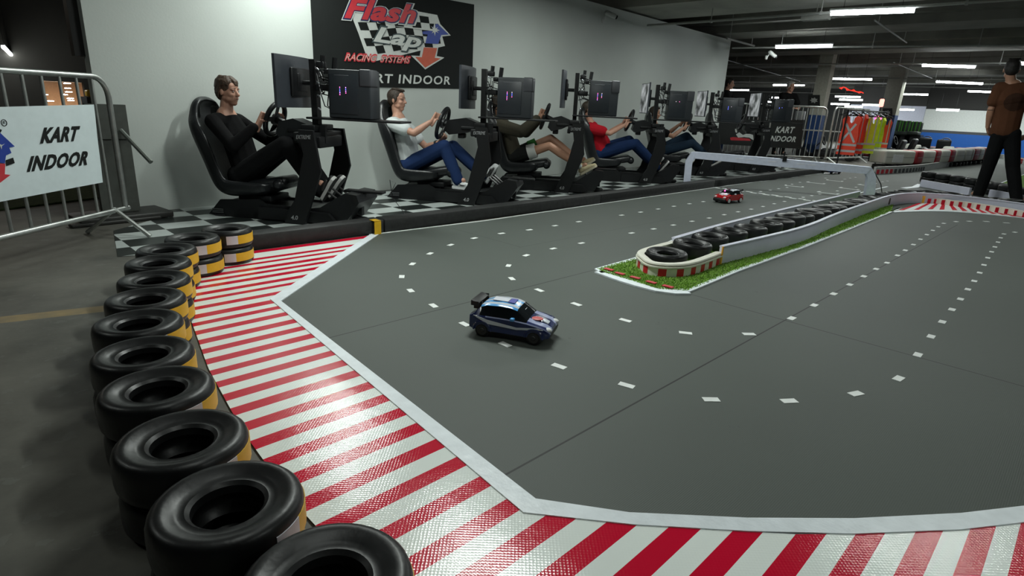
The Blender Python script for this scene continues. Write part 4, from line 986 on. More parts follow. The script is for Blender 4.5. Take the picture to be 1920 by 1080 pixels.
def face_bits(parent, og, c, R, s, brow=(.03, .02, .015)):
    P_ = lambda x, y, z: c + R @ V(x * s, y * s, z * s) - og
    for sg in (-1, 1):
        b = MB(); b.ell(P_(.078, sg * .029, .006), (.007 * s, .0115 * s, .0055 * s), R, n=12); o = b.build('eye', mat('eye_white', (.32, .28, .26), .25), parent)
        b = MB(); b.ell(P_(.0845, sg * .029, .006), (.003 * s, .0045 * s, .0045 * s), R, n=10); b.build('iris', mat('iris', (.02, .015, .01), .2), o)
        b = MB(); b.cap(P_(.087, sg * .016, .029), P_(.077, sg * .044, .030), .0036 * s, .0025 * s); b.build('eyebrow', mat('brow', brow, .8), parent)
    b = MB(); b.cap(P_(.0935, -.012, -.0535), P_(.0935, .012, -.0535), .003 * s, .003 * s); b.build('lips', mat('lips', (.30, .10, .085), .5), parent)
def hair_bits(parent, og, c, R, s, kind, col, vox):
    P_ = lambda x, y, z: c + R @ V(x * s, y * s, z * s)
    b = MB(); rnd = random.Random(5)
    if kind == 'short':
        b.ell(P_(-.020, 0, .040), (.095 * s, .0785 * s, .085 * s), R, n=22); b.ell(P_(-.045, 0, .0), (.062 * s, .072 * s, .075 * s), R, n=18)
        for sg in (-1, 1): b.ell(P_(.0, sg * .070, .012), (.030 * s, .010 * s, .04 * s), R)
        for k in range(16): y = rnd.uniform(-.05, .05); b.cap(P_(-.03, y, .115), P_(.060 + rnd.uniform(-.01, .012), y * .8, .100 + rnd.uniform(-.01, .008)), .014 * s, .008 * s)
    else:
        b.ell(P_(-.020, 0, .040), (.098 * s, .083 * s, .090 * s), R, n=22); b.ell(P_(-.050, 0, -.005), (.062 * s, .077 * s, .085 * s), R, n=18)
        for k in range(46):
            a = rnd.uniform(-PI, PI); x0, y0 = .045 * math.cos(a) - .02, .045 * math.sin(a)
            x1, y1 = .100 * math.cos(a) - .015, .084 * math.sin(a); z1 = .06 if math.cos(a) > .3 else rnd.uniform(-.05, .05)
            z1 += rnd.uniform(-.015, .012)
            zz = .108 + rnd.uniform(-.004, .010); b.cap(P_(x0, y0, zz), P_(x1 * .86, y1 * .86, .082 + rnd.uniform(-.006, .006)), .015 * s, .012 * s, n=7); b.cap(P_(x1 * .86, y1 * .86, .082), P_(x1 * 1.02, y1 * 1.02, z1), .012 * s, .004 * s, n=7)
    smooth_union('hair', MB_shift(b, og), mat('hair_' + kind + str(col), col, .55, noise=.5, nscale=70, bump=.5, bscale=120), parent, vox, 1)
def MB_shift(b, og): b.v = [tuple(Vector(p) - og) for p in b.v]; return b
def hand_grip(b, wr, G_, t, sgn=1, k=1.0, skinr=.0088):
    """hand from wrist wr closed round a bar through G_ with direction t"""
    t = Vector(t).normalized(); p = (G_ - wr); p = (p - t * p.dot(t)); p.normalize(); n = t.cross(p) * sgn
    K = G_ - p * .030 * k + n * .026 * k
    for o_ in (-.028, -.010, .010, .028): b.cap(wr + t * o_ * .55 + p * .01, K + t * o_ * k, .0165 * k, .0125 * k, n=10)
    lens = (.95, 1.0, .96, .82)
    for i in range(4):
        o_ = (i - 1.5) * .0195 * k; r = .027 * k * lens[i]; q0 = K + t * o_; last = q0
        for j, ang in enumerate((100, 50, -5, -62)):
            a = math.radians(ang); q = G_ + t * o_ + (n * math.sin(a) + p * math.cos(a)) * r; b.cap(last, q, (.0098 - .0006 * j) * k, (.0092 - .0007 * j) * k, n=8); last = q
    th0 = wr + p * .03 * k - t * .028 * k; th1 = G_ - p * .020 * k - n * .012 * k - t * .036 * k; th2 = G_ + p * .012 * k - n * .022 * k - t * .030 * k
    b.cap(th0, th1, .0145 * k, .011 * k, n=8); b.cap(th1, th2, .0105 * k, .009 * k, n=8)
def hand_loose(b, wr, d, nrm, k=1.0, curl=.5, side=1):
    """relaxed hand: d points from the wrist along the palm, nrm = back of the hand"""
    d = Vector(d).normalized(); n = Vector(nrm); n = (n - d * n.dot(d)).normalized(); t = d.cross(n) * side; K = wr + d * .085 * k
    for o_ in (-.03, -.011, .011, .03): b.cap(wr + t * o_ * .6, K + t * o_ * k, .016 * k, .0125 * k, n=10)
    for i, L_ in enumerate((.068, .076, .07, .054)):
        q = K + t * ((i - 1.5) * .0205 * k); dd = d.copy(); 
        for j, f in enumerate((.45, .32, .23)):
            a = curl * (.5 + .45 * j); dd = (d * math.cos(a * (j + 1) * .8) - n * math.sin(a * (j + 1) * .8)).normalized(); q2 = q + dd * L_ * f * k * 1.15
            b.cap(q, q2, (.0095 - .0008 * j) * k, (.0088 - .0009 * j) * k, n=8); q = q2
    q = wr + d * .025 * k - t * .026 * k; q1 = q + (d * .7 - t * .6 - n * .3).normalized() * .035 * k; b.cap(q, q1, .0145 * k, .0105 * k, n=8); b.cap(q1, q1 + (d * .9 - n * .3).normalized() * .032 * k, .0105 * k, .0085 * k, n=8)
def shoe(parent, og, ankle, toe_dir, up, k, upm, solem, name='shoe', mark=None):
    d = Vector(toe_dir).normalized(); u = Vector(up); u = (u - d * u.dot(d)).normalized(); l = u.cross(d); R = Matrix((d, l, u)).transposed(); A = Vector(ankle)
    P_ = lambda x, y, z: A + R @ V(x * k, y * k, z * k)
    b = MB(); b.cap(P_(-.02, 0, -.035), P_(.03, 0, -.040), .040 * k, .040 * k); b.cap(P_(.03, 0, -.04), P_(.13, 0, -.058), .040 * k, .031 * k, flat=1.1, side=l); b.ell(P_(.145, 0, -.060), (.045 * k, .042 * k, .026 * k), R); b.cap(P_(-.005, 0, -.02), P_(-.0, 0, .015), .038 * k, .040 * k); b.cap(P_(.03, 0, -.01), P_(.085, 0, -.035), .024 * k, .02 * k)
    o = smooth_union(name, MB_shift(b, og), upm, parent, .006, 2)
    b = MB(); out = [(-.062, .018), (-.045, .034), (.0, .036), (.06, .034), (.12, .045), (.165, .036), (.190, .010), (.188, -.014), (.165, -.036), (.12, -.043), (.06, -.034), (.0, -.036), (-.045, -.034), (-.062, -.018)]
    b.prism([P_(x, y, -.094) - og for x, y in out], R @ V(0, 0, .027 * k)); s_o = b.build('sole', solem, o, angle=30)
    b = MB(); b.prism([P_(x * .96 + .002, y * .94, -.0965) - og for x, y in out], R @ V(0, 0, .004 * k)); b.build('tread', SOK if solem is not SHW else SHW, o, angle=30)
    if mark:
        b = MB()
        for sg in (-1, 1):
            pts = [(.02, -.030), (.05, -.052), (.085, -.050), (.125, -.030), (.085, -.043), (.055, -.043)]
            b.prism([P_(x, sg * .0405, z) - og for x, z in pts], R @ V(0, sg * .004 * k, 0))
        b.build('side_mark', mark, o, smooth=False)
    return o
def person(name, label, J, C, k=1.0, vox=.007, hair=('short', (.03, .018, .01)), skin=None, face=True):
    """J: joints in world space. C: clothes. One continuous body; hair and clothes are its children"""
    skin = skin or SKIN; og = Vector(J.get('origin', J['pelvis'])); b = MB(); R = J['headR']; hc = Vector(J['head']); s = k * J.get('hs', 1.0)
    head_into(b, hc, R, s); neck = Vector(J['neck']); ch = Vector(J['chest']); pv = Vector(J['pelvis']); bulk = J.get('bulk', 1.0)
    b.cap(neck, hc + R @ V(-.015 * s, 0, -.06 * s), .058 * k, .050 * k)
    sL, sR = Vector(J['shL']), Vector(J['shR']); ax = (sL - sR).normalized()
    b.cap(sL * .8 + sR * .2, sR * .8 + sL * .2, .060 * k, .060 * k); b.cap(ch, pv, .100 * k * bulk, .095 * k * bulk, flat=1.35, side=ax); b.cap(neck, ch, .07 * k, .10 * k, flat=1.4, side=ax)
    b.cap(Vector(J['hipL']), Vector(J['hipR']), .085 * k * bulk, .085 * k * bulk)
    for q in 'LR':
        sh, el, wr = (Vector(J[x + q]) for x in ('sh', 'el', 'wr')); hip, kn, an = (Vector(J[x + q]) for x in ('hip', 'kn', 'an'))
        b.cap(sh, el, .050 * k, .038 * k); b.cap(el, el.lerp(wr, .35), .038 * k, .040 * k); b.cap(el.lerp(wr, .3), wr, .040 * k, .025 * k)
        b.cap(hip, kn, .082 * k * bulk, .052 * k); b.cap(kn, kn.lerp(an, .35), .050 * k, .054 * k); b.cap(kn.lerp(an, .35), an, .054 * k, .034 * k); b.cap(an, an + Vector(J['toe' + q]).normalized() * .06 * k, .034 * k, .03 * k)
        h = J['hand' + q]
        if h[0] == 'grip': hand_grip(b, wr, Vector(h[1]), h[2], h[3], k)
        else: hand_loose(b, wr, h[1], h[2], k, h[3] if len(h) > 3 else .5, 1 if q == 'L' else -1)
    body = smooth_union(name, b, skin, None, vox, 2, origin=og); tag(body, label, 'person')
    if face: face_bits(body, og, hc, R, s)
    if hair: hair_bits(body, og, hc, R, s, hair[0], hair[1], vox)
    # top
    c = C['top']; b = MB(); th = c.get('t', .012) * k
    b.cap(sL * .86 + sR * .14, sR * .86 + sL * .14, .062 * k + th, .062 * k + th); b.cap(ch, pv, .102 * k * bulk + th, .100 * k * bulk + th, flat=1.36, side=ax); b.cap(neck.lerp(ch, .35), ch, .075 * k + th, .105 * k + th, flat=1.4, side=ax)
    if c.get('belly'): b.ell(pv.lerp(ch, .4) + Vector(c['belly']), (.17 * k, .17 * k, .17 * k))
    for q in 'LR':
        sh, el, wr = (Vector(J[x + q]) for x in ('sh', 'el', 'wr'))
        if c['sleeve'] == 'long': b.cap(sh, el, .053 * k + th, .042 * k + th); b.cap(el, wr.lerp(el, .06), .043 * k + th, .029 * k + th)
        else: b.cap(sh, sh.lerp(el, .62), .058 * k + th, .054 * k + th)
    if c.get('hood'): b.ell(neck + R @ V(-.07, 0, .02), (.07 * k, .11 * k, .05 * k), R)
    rnd = random.Random(3)
    o = smooth_union('shirt', MB_shift(b, og), c['m'], body, max(vox, .008), 3)
    if 'lab' in c: o['label'] = c['lab']
    c = C['bottom']; b = MB(); th = .012 * k
    b.cap(Vector(J['hipL']), Vector(J['hipR']), .092 * k * bulk + th, .092 * k * bulk + th); b.cap(pv, pv.lerp(ch, .22), .10 * k * bulk + th * .6, .095 * k * bulk + th * .6, flat=1.3, side=ax)
    for q in 'LR':
        hip, kn, an = (Vector(J[x + q]) for x in ('hip', 'kn', 'an'))
        if c['len'] == 'long': b.cap(hip, kn, .088 * k * bulk + th, .062 * k + th); b.cap(kn, kn.lerp(an, .4), .060 * k + th, .058 * k + th); b.cap(kn.lerp(an, .4), an.lerp(kn, -.02), .058 * k + th, .050 * k + th)
        else: b.cap(hip, hip.lerp(kn, .50), .090 * k * bulk + th, .082 * k + th)
    o = smooth_union(c.get('name', 'trousers'), MB_shift(b, og), c['m'], body, max(vox, .008), 3)
    if c['len'] != 'long' and c.get('hem'):
        for q in 'LR':
            hip, kn = Vector(J['hip' + q]), Vector(J['kn' + q]); b = MB(); a, e = hip.lerp(kn, .47), hip.lerp(kn, .66); b.tube([a - og, e - og], [.100 * k * bulk, .094 * k], 20); b.build('shorts_leg', c['hem' + q], o)
    for q in 'LR':
        sh_ = C['shoe']; shoe(body, og, J['an' + q], J['toe' + q], J['fup' + q], k, sh_['m'], sh_['s'], mark=sh_.get('mark'))
    if C.get('sock'):
        for q in 'LR':
            an, kn = Vector(J['an' + q]), Vector(J['kn' + q]); b = MB(); b.tube([an - og, an.lerp(kn, .16) - og], [.042 * k, .042 * k], 16); b.build('sock', C['sock'], body)
    for wq, wt, wm in C.get('band', []):
        el, wr = Vector(J['el' + wq]), Vector(J['wr' + wq]); b = MB(); a = wr.lerp(el, wt); d = (el - wr).normalized(); b.tube([a - og, a + d * .025 * k - og], [.036 * k, .037 * k], 18); b.build('wristband', wm, body)
    return body
def cloth(name, col, rough=.9, noise=.12, nscale=5, bump=.5, bscale=8): return mat(name, col, rough, noise=noise, nscale=nscale, bump=bump, bscale=bscale, spec=.12)
BLKC = cloth('black_cloth', (.0055, .0055, .006)); BLKC2 = cloth('black_trousers', (.008, .0083, .009)); WHC = cloth('white_cotton', (.62, .66, .66)); NVC = cloth('navy_trousers', (.016, .035, .105)); REDC = cloth('red_cotton', (.42, .012, .022)); JEAN = cloth('blue_denim', (.012, .028, .085)); JEAN2 = cloth('dark_denim', (.018, .035, .06)); OLV = cloth('olive_hoodie', (.055, .050, .036)); BRN = cloth('brown_cotton', (.10, .042, .022)); SHB = cloth('shorts_black', (.016, .017, .016))
CRM = cloth('cream_suede', (.50, .43, .27)); SHW = mat('shoe_white', (.66, .68, .68), .5); SHK = mat('shoe_black', (.014, .014, .015), .45); SOW = mat('sole_white', (.62, .62, .60), .5); SOK = mat('sole_dark', (.05, .05, .05), .6)
def driver(fr, label, D, C, **kw):
    P0, F, Lt, zs = fr; T = lambda u, v, w: P0 + F * (u * S) + Lt * (v * S) + V(0, 0, w * S * zs)
    dirv = lambda u, v, w: (F * u + Lt * v + V(0, 0, w))
    J = dict(pelvis=T(D['hip'][0] + .02, 0, D['hip'][1] + .05), chest=T((D['sh'][0] * .72 + D['hip'][0] * .28) + .045, 0, D['sh'][1] * .72 + D['hip'][1] * .28), neck=T(D['sh'][0] + .01, 0, D['sh'][1] + .055),
             head=T(*D['head']), headR=frame_of(dirv(*D.get('look', (1, 0, -.08)))))
    w = D.get('shw', .175)
    J.update(shL=T(D['sh'][0], w, D['sh'][1]), shR=T(D['sh'][0], -w, D['sh'][1]), elL=T(*D['elL']), elR=T(*D['elR']), wrL=T(*D['wrL']), wrR=T(*D['wrR']),
             hipL=T(D['hip'][0], .085, D['hip'][1]), hipR=T(D['hip'][0], -.085, D['hip'][1]), knL=T(*D['knL']), knR=T(*D['knR']), anL=T(*D['anL']), anR=T(*D['anR']),
             toeL=dirv(*D['toeL']), toeR=dirv(*D['toeR']), fupL=dirv(*D['fupL']), fupR=dirv(*D['fupR']))
    J['handL'] = ('grip', T(*D['gL']), dirv(*D.get('tL', (.2, -.25, 1))), -1); J['handR'] = ('grip', T(*D['gR']), dirv(*D.get('tR', (.2, .25, 1))), 1)
    J['bulk'] = D.get('bulk', 1.0); J['origin'] = T(D['hip'][0], 0, 0)
    return person('person', label, J, C, k=S * .97, **kw)
D1 = dict(head=(-.755, 0, 1.015), look=(1, -.10, -.06), sh=(-.80, .775), hip=(-.66, .335), elR=(-.56, -.29, .60), wrR=(-.415, -.19, .755), gR=(-.355, -.128, .83), elL=(-.56, .27, .60), wrL=(-.43, .18, .76), gL=(-.355, .128, .83),
          knR=(-.20, -.115, .625), knL=(-.26, .12, .63), anR=(.055, -.10, .275), anL=(.03, .10, .27), toeR=(.55, -.05, .85), toeL=(.6, 0, .8), fupR=(-.85, 0, .55), fupL=(-.8, 0, .6))
driver(frames[0], 'man in black long-sleeved shirt and black trousers gripping the wheel of the nearest simulator', D1, dict(top=dict(m=BLKC, sleeve='long'), bottom=dict(m=BLKC2, len='long'), shoe=dict(m=SHK, s=SOW)), vox=.0055, hair=('messy', (.055, .030, .017)))
D2 = dict(head=(-.925, 0, .965), look=(1, -.05, -.02), sh=(-.92, .735), hip=(-.80, .315), elR=(-.64, -.27, .665), wrR=(-.49, -.20, .775), gR=(-.42, -.135, .83), elL=(-.68, .25, .50), wrL=(-.51, .17, .56), gL=(-.435, .115, .635),
          knR=(-.36, -.115, .545), knL=(-.33, .12, .53), anR=(-.20, -.13, .225), anL=(.02, .09, .27), toeR=(1, -.1, -.02), toeL=(.5, 0, .85), fupR=(0, 0, 1), fupL=(-.85, 0, .5), tL=(-.2, -.9, .5))
driver(frames[1], 'man with short brown hair in white t-shirt and navy trousers driving the second simulator', D2, dict(top=dict(m=WHC, sleeve='short', t=.016), bottom=dict(m=NVC, len='long'), shoe=dict(m=SHW, s=SHW, mark=SHK), band=[('L', .1, SHK)]), vox=.0055, hair=('short', (.028, .017, .010)))
D3 = dict(head=(-.93, 0, .93), sh=(-.92, .69), hip=(-.76, .335), elR=(-.62, -.29, .64), wrR=(-.43, -.19, .79), gR=(-.355, -.128, .865), elL=(-.60, .27, .62), wrL=(-.43, .18, .78), gL=(-.355, .128, .84),
          knR=(-.26, -.12, .50), knL=(-.26, .12, .575), anR=(.16, -.10, .285), anL=(.14, .08, .33), toeR=(.85, -.1, .55), toeL=(.85, .1, .6), fupR=(-.5, 0, .85), fupL=(-.5, 0, .85))
driver(frames[2], 'driver in olive hoodie, dark shorts and cream sneakers, face hidden by the computer', D3, dict(top=dict(m=OLV, sleeve='long', t=.03, hood=True), bottom=dict(m=SHB, len='short', name='shorts', hem=1, hemR=cloth('hem_white', (.62, .63, .60)), hemL=cloth('hem_green', (.03, .12, .03))), shoe=dict(m=CRM, s=mat('sole_cream', (.55, .50, .36), .6)), sock=WHC, band=[('R', .05, SHK)]), vox=.0065, skin=SKIN2, hair=('short', (.03, .02, .012)))
D4 = dict(head=(-.97, 0, .93), sh=(-.93, .69), hip=(-.78, .36), bulk=1.3, elR=(-.66, -.30, .64), wrR=(-.44, -.19, .755), gR=(-.355, -.128, .82), elL=(-.62, .27, .62), wrL=(-.43, .18, .755), gL=(-.355, .128, .83),
          knR=(-.24, -.15, .52), knL=(-.30, .14, .55), anR=(.12, -.10, .22), anL=(.08, .10, .25), toeR=(.6, 0, .8), toeL=(.6, 0, .8), fupR=(-.8, 0, .6), fupL=(-.8, 0, .6))
driver(frames[3], 'heavily built driver in red t-shirt and blue jeans, arms stretched to the fourth steering wheel', D4, dict(top=dict(m=REDC, sleeve='short', t=.028, belly=(.05, 0, 0)), bottom=dict(m=JEAN, len='long'), shoe=dict(m=SHK, s=SOW)), vox=.007, hair=('short', (.03, .02, .012)))
D5 = dict(D3, hip=(-.78, .34), elR=(-.64, -.30, .60), wrR=(-.44, -.19, .735), gR=(-.355, -.128, .80), knR=(-.24, -.12, .50), knL=(-.30, .13, .60), anR=(.14, -.1, .25), anL=(.1, .1, .27))
driver(frames[4], 'driver in dark t-shirt and dark jeans behind the computer of the fourth simulator', D5, dict(top=dict(m=BLKC, sleeve='short', t=.02), bottom=dict(m=JEAN2, len='long'), shoe=dict(m=SHK, s=SOW)), vox=.007, skin=SKIN2)

# man in brown at the right edge, seen from behind
ref = G(1869, 377); U = lambda px, py, off=0.0: upright(px, py, ref, off)
vdir = V(ref.x, ref.y, 0).normalized(); rgt = V(vdir.y, -vdir.x, 0)
J = dict(origin=V(ref.x, ref.y, 0), head=U(1897, 131, .0), headR=frame_of(vdir * .96 + rgt * -.1 + V(0, 0, -.05)), neck=U(1896, 160), chest=U(1897, 185), pelvis=U(1883, 246),
  shL=U(1875, 166), shR=U(1921, 168), elL=U(1858, 206, -.02), wrL=U(1852, 238, .04), elR=U(1936, 210), wrR=U(1925, 245, .12),
  hipL=U(1874, 252), hipR=U(1898, 252), knL=U(1855, 308, .05), knR=U(1899, 312, -.02), anL=U(1835, 364, .10), anR=U(1906, 374, -.10),
  toeL=vdir * .5 - rgt * .8, toeR=vdir * .6 + rgt * .6, bulk=.84, fupL=(0, 0, 1), fupR=(0, 0, 1), handL=('loose', vdir * .6 + rgt * .25 + V(0, 0, -.6), -rgt * 1.0 + V(0, 0, .2), .7), handR=('loose', vdir * .6 + V(0, 0, -.7), rgt, .7))
hh = (J['head'] - V(ref.x, ref.y, 0)).length; kk = J['head'].z / 1.62
man = person('person', 'man in brown t-shirt and black trousers walking away at the right edge', J, dict(top=dict(m=BRN, sleeve='short', t=.020), bottom=dict(m=BLKC2, len='long'), shoe=dict(m=SHK, s=SOW), band=[('L', .92, SHK)]), k=kk * 1.05, vox=.008, hair=('short', (.012, .010, .009)), skin=SKIN2)
shirt = [o for o in man.children if o.name.startswith('shirt')][0]; pb = U(1903, 192) - J['origin']; me = shirt.data; b = MB(); rr = .115
for f in me.polygons:
    q = f.center - pb
    if f.normal.dot(-vdir) > .35 and (q - vdir * q.dot(vdir)).length < rr: b.add([me.vertices[i].co + me.vertices[i].normal * .0025 for i in f.vertices], [tuple(range(len(f.vertices)))])
b.build('back_print', cloth('print_dark', (.045, .022, .014)), man)

# men beyond the simulators
def stander(ref, pxh, label, C, hair, dirn, scale=1.0, crossed=False, skin=None):
    x, top, bot = pxh; c = Vector(ref); H_ = upright(x, top, ref).z; k = H_ / 1.76; d = Vector(dirn).normalized(); l = V(-d.y, d.x, 0); T = lambda f, s_, z: V(c.x, c.y, 0) + d * (f * k) + l * (s_ * k) + V(0, 0, z * k)
    J = dict(origin=V(c.x, c.y, 0), head=T(.02, 0, 1.64), headR=frame_of(d + V(0, 0, -.05)), neck=T(-.01, 0, 1.47), chest=T(0, 0, 1.28), pelvis=T(0, 0, .98), shL=T(0, .19, 1.43), shR=T(0, -.19, 1.43), hipL=T(0, .09, .95), hipR=T(0, -.09, .95), knL=T(.02, .11, .50), knR=T(.02, -.11, .50), anL=T(-.02, .12, .09), anR=T(-.02, -.12, .09), toeL=d + l * .2, toeR=d - l * .2, fupL=(0, 0, 1), fupR=(0, 0, 1))
    if crossed:
        J.update(elL=T(.12, .27, 1.17), wrL=T(.26, .06, 1.20), elR=T(.12, -.27, 1.17), wrR=T(.27, -.04, 1.15), handL=('loose', -l + d * .1, V(0, 0, 1), .4), handR=('loose', l + d * .1, V(0, 0, 1), .4))
    else:
        J.update(elL=T(-.03, .25, 1.15), wrL=T(.05, .26, .90), elR=T(-.03, -.25, 1.15), wrR=T(.05, -.26, .90), handL=('loose', V(0, 0, -1) + d * .1, l, .4), handR=('loose', V(0, 0, -1) + d * .1, -l, .4))
    return person('person', label, J, C, k=k, vox=.009, hair=hair, skin=skin)
g1 = V(12.9, 4.88, 0); r_ = ray(1481, 165); g1 = V(16.6, 16.6 * r_.y / r_.x, 0)
stander(g1, (1481, 153, 300), 'grey-haired man in black shirt standing behind the black banner', dict(top=dict(m=BLKC, sleeve='short', t=.02), bottom=dict(m=BLKC2, len='long'), shoe=dict(m=SHK, s=SOK)), ('short', (.55, .54, .52)), (-.42, -.9, 0), crossed=True)
r_ = ray(1366, 160); g2 = V(13.9, 13.9 * r_.y / r_.x, 0)
stander(g2, (1366, 147, 300), 'dark-haired man in black shirt and blue jeans at the end of the white wall', dict(top=dict(m=BLKC, sleeve='short', t=.02), bottom=dict(m=JEAN, len='long'), shoe=dict(m=SHK, s=SOK)), ('short', (.018, .013, .01)), (.25, -.95, 0), crossed=True)

# ------------------------------------------------------------------ radio-controlled cars
def rc_car(p, yaw, label, M, L=.42, W=.185, H=.148, wheelm=None, lamp=None):
    t = empty('toy_car', p, yaw, label, 'toy car')
    # stations: u, half width, z bottom, z belt, z top, half width of the top
    st = [(-.50, .36, .30, .50, .52, .30), (-.485, .44, .20, .60, .62, .36), (-.43, .485, .18, .64, .70, .37), (-.36, .50, .17, .65, .90, .36), (-.28, .50, .17, .655, .97, .37), (-.12, .49, .17, .655, 1.0, .38), (.02, .49, .17, .65, .985, .37), (.09, .49, .17, .645, .93, .36), (.22, .50, .17, .63, .665, .40), (.34, .50, .17, .585, .60, .39), (.43, .485, .18, .53, .545, .36), (.485, .43, .20, .44, .46, .32), (.50, .38, .26, .38, .39, .28)]
    b = MB(); vs = []
    for u, hw_, zb, zl, zt, tw in st:
        r_ = [(.7 * hw_, zb), (hw_, zb + .05), (hw_ * 1.0, (zb + zl) / 2), (hw_ * .985, zl - .03), (hw_ * .95, zl), (tw, zt - .04 if zt - zl > .1 else zt - .005), (tw * .82, zt), (tw * .5, zt + .008), (tw * .2, zt + .01)]
        full = [(-a, c) for a, c in r_] + [(a, c) for a, c in r_[::-1]]
        for a, c in full: vs.append((u * L, a * W, c * H))
    k = 18; n = len(st); fs = []; mi = []
    for i in range(n - 1):
        for j in range(k):
            fs.append((i * k + j, i * k + (j + 1) % k, (i + 1) * k + (j + 1) % k, (i + 1) * k + j)); jj = min(j, 16 - j) if j < 17 else -1
            u0 = (st[i][0] + st[i + 1][0]) / 2; cabin = -.40 < u0 < .16
            if j == 17 or jj == 0: m_ = 3
            elif jj in (1, 2): m_ = 0
            elif jj == 3: m_ = 1 if not (u0 < -.2) else 0
            elif jj == 4: m_ = 2 if -.34 < u0 < .16 else 0
            else:
                if .06 < u0 < .2: m_ = 2
                elif u0 < -.38: m_ = 2 if u0 > -.46 else 0
                elif cabin: m_ = 4 if jj in (5, 7) else 5
                else: m_ = 0 if jj > 6 else (1 if u0 > .2 else 0)
            mi.append(m_)
    fs += [tuple(range(k - 1, -1, -1)), tuple(range((n - 1) * k, n * k))]; mi += [3, 3]
    b.v = vs; b.f = fs; b.mi = mi; b.build('body_shell', M, t, angle=28)
    wm = wheelm or SHK
    for u in (-.315, .315):
        for sg in (-1, 1):
            c = V(u * L, sg * W * .43, .033); b = MB(); b.lathe([(.012, -.013), (.026, -.013), (.032, -.010), (.033, 0), (.032, .010), (.026, .013), (.012, .013)], c, (0, 1, 0), 24); w = b.build('wheel', RUB, t)
            b = MB(); b.lathe([(.001, .0155), (.008, .0155), (.010, .0135), (.022, .0145), (.023, .008)], c, (0, sg, 0), 20); b.build('rim', wm, w)
            b = MB(); pts = [(c.x + .039 * math.cos(q), sg * W * .497, c.z + .039 * math.sin(q)) for q in [PI * k_ / 12 for k_ in range(13)]]; b.tube(pts, .005, 6); b.build('wheel_arch', M[0], t)
    b = MB(); b.rbox((-.44 * L, 0, .97 * H), (.038, W * .70, .006), .002, Matrix.Rotation(.25, 3, 'Y')); 
    for sg in (-1, 1): b.rbox((-.44 * L, sg * W * .35, .93 * H), (.036, .004, .020), .0015); b.box((-.42 * L, sg * W * .22, .84 * H), (.04, .004, .035))
    b.build('spoiler', M[3], t)
    for sg in (-1, 1):
        b = MB(); b.rbox((.06 * L, sg * (W * .5 + .008), .70 * H), (.018, .02, .013), .004); b.build('mirror', M[4], t)
        b = MB(); b.ell((.455 * L, sg * W * .33, .45 * H), (.02, .018, .011)); b.build('headlight', SHW, t)
    if lamp:
        b = MB(); b.ell((.12 * L, -W * .18, .84 * H), (.009, .009, .009)); b.build('cabin_light', led('cabin_led', (1, .05, .35), 12), t)
    return t
CB = mat('car_navy', (.012, .022, .10), .22, coat=.6); CL = mat('car_sky_blue', (.09, .38, .80), .22, coat=.6); CWh = mat('car_white', (.62, .66, .72), .25, coat=.5); CG = mat('car_glass', (.008, .010, .012), .08); CK = mat('car_black', (.008, .008, .009), .4); CLv = mat('car_lavender', (.34, .38, .58), .25, coat=.5); CR = mat('car_red', (.42, .008, .014), .2, coat=.6)
pr, pf = G(903, 631), G(1003, 648); d = pf - pr; yaw = math.atan2(d.y, d.x); l = V(-math.sin(yaw), math.cos(yaw), 0)
pc = (pr + pf) / 2 + l * .075; pc.z = Z
car = rc_car(pc, yaw, 'dark blue and white toy rally car with rear spoiler on the near bend', [CB, CLv, CG, CK, CL, CWh], L=.365, W=.182, H=.150, wheelm=mat('rim_dark', (.02, .02, .022), .4))
b = MB(); b.rbox((.13 * .365, -.02, .80 * .150), (.03, .05, .004), .001, Matrix.Rotation(.62, 3, 'Y')); b.build('dash_sticker', mat('sticker_green', (.02, .30, .06), .5), car)
b = MB(); b.rbox((.115 * .365, .005, .87 * .150), (.022, .03, .003), .001, Matrix.Rotation(.62, 3, 'Y')); b.build('windscreen_sticker', CWh, car)
b = MB(); b.box((-.16 * .365, 0, 1.022 * .150), (.070, .045, .003)); b.build('roof_panel', mat('roof_number_white', (.66, .68, .74), .4), car)
b = MB(); b.box((-.02 * .365, 0, 1.02 * .150), (.028, .055, .003)); b.build('roof_badge', mat('badge_violet', (.12, .13, .42), .4), car)
b = MB(); b.ell((.30 * .365, -.02, .655 * .150), (.026, .022, .004)); b.build('bonnet_badge', mat('badge_red', (.6, .12, .12), .4), car)
b = MB(); b.rbox((.40 * .365, -.01, .585 * .150), (.03, .035, .005), .002, Matrix.Rotation(.35, 3, 'Y')); b.build('bonnet_patch', CWh, car)
for sg in (-1, 1):
    b = MB(); b.prism([(-.155, sg * .0915, .098), (-.09, sg * .0918, .084), (.04, sg * .0918, .070), (.13, sg * .0915, .080), (.155, sg * .089, .074), (.04, sg * .0918, .060), (-.09, sg * .0918, .066), (-.14, sg * .0915, .088)], (0, sg * .0015, 0)); b.build('side_stripe', CWh, car, smooth=False)
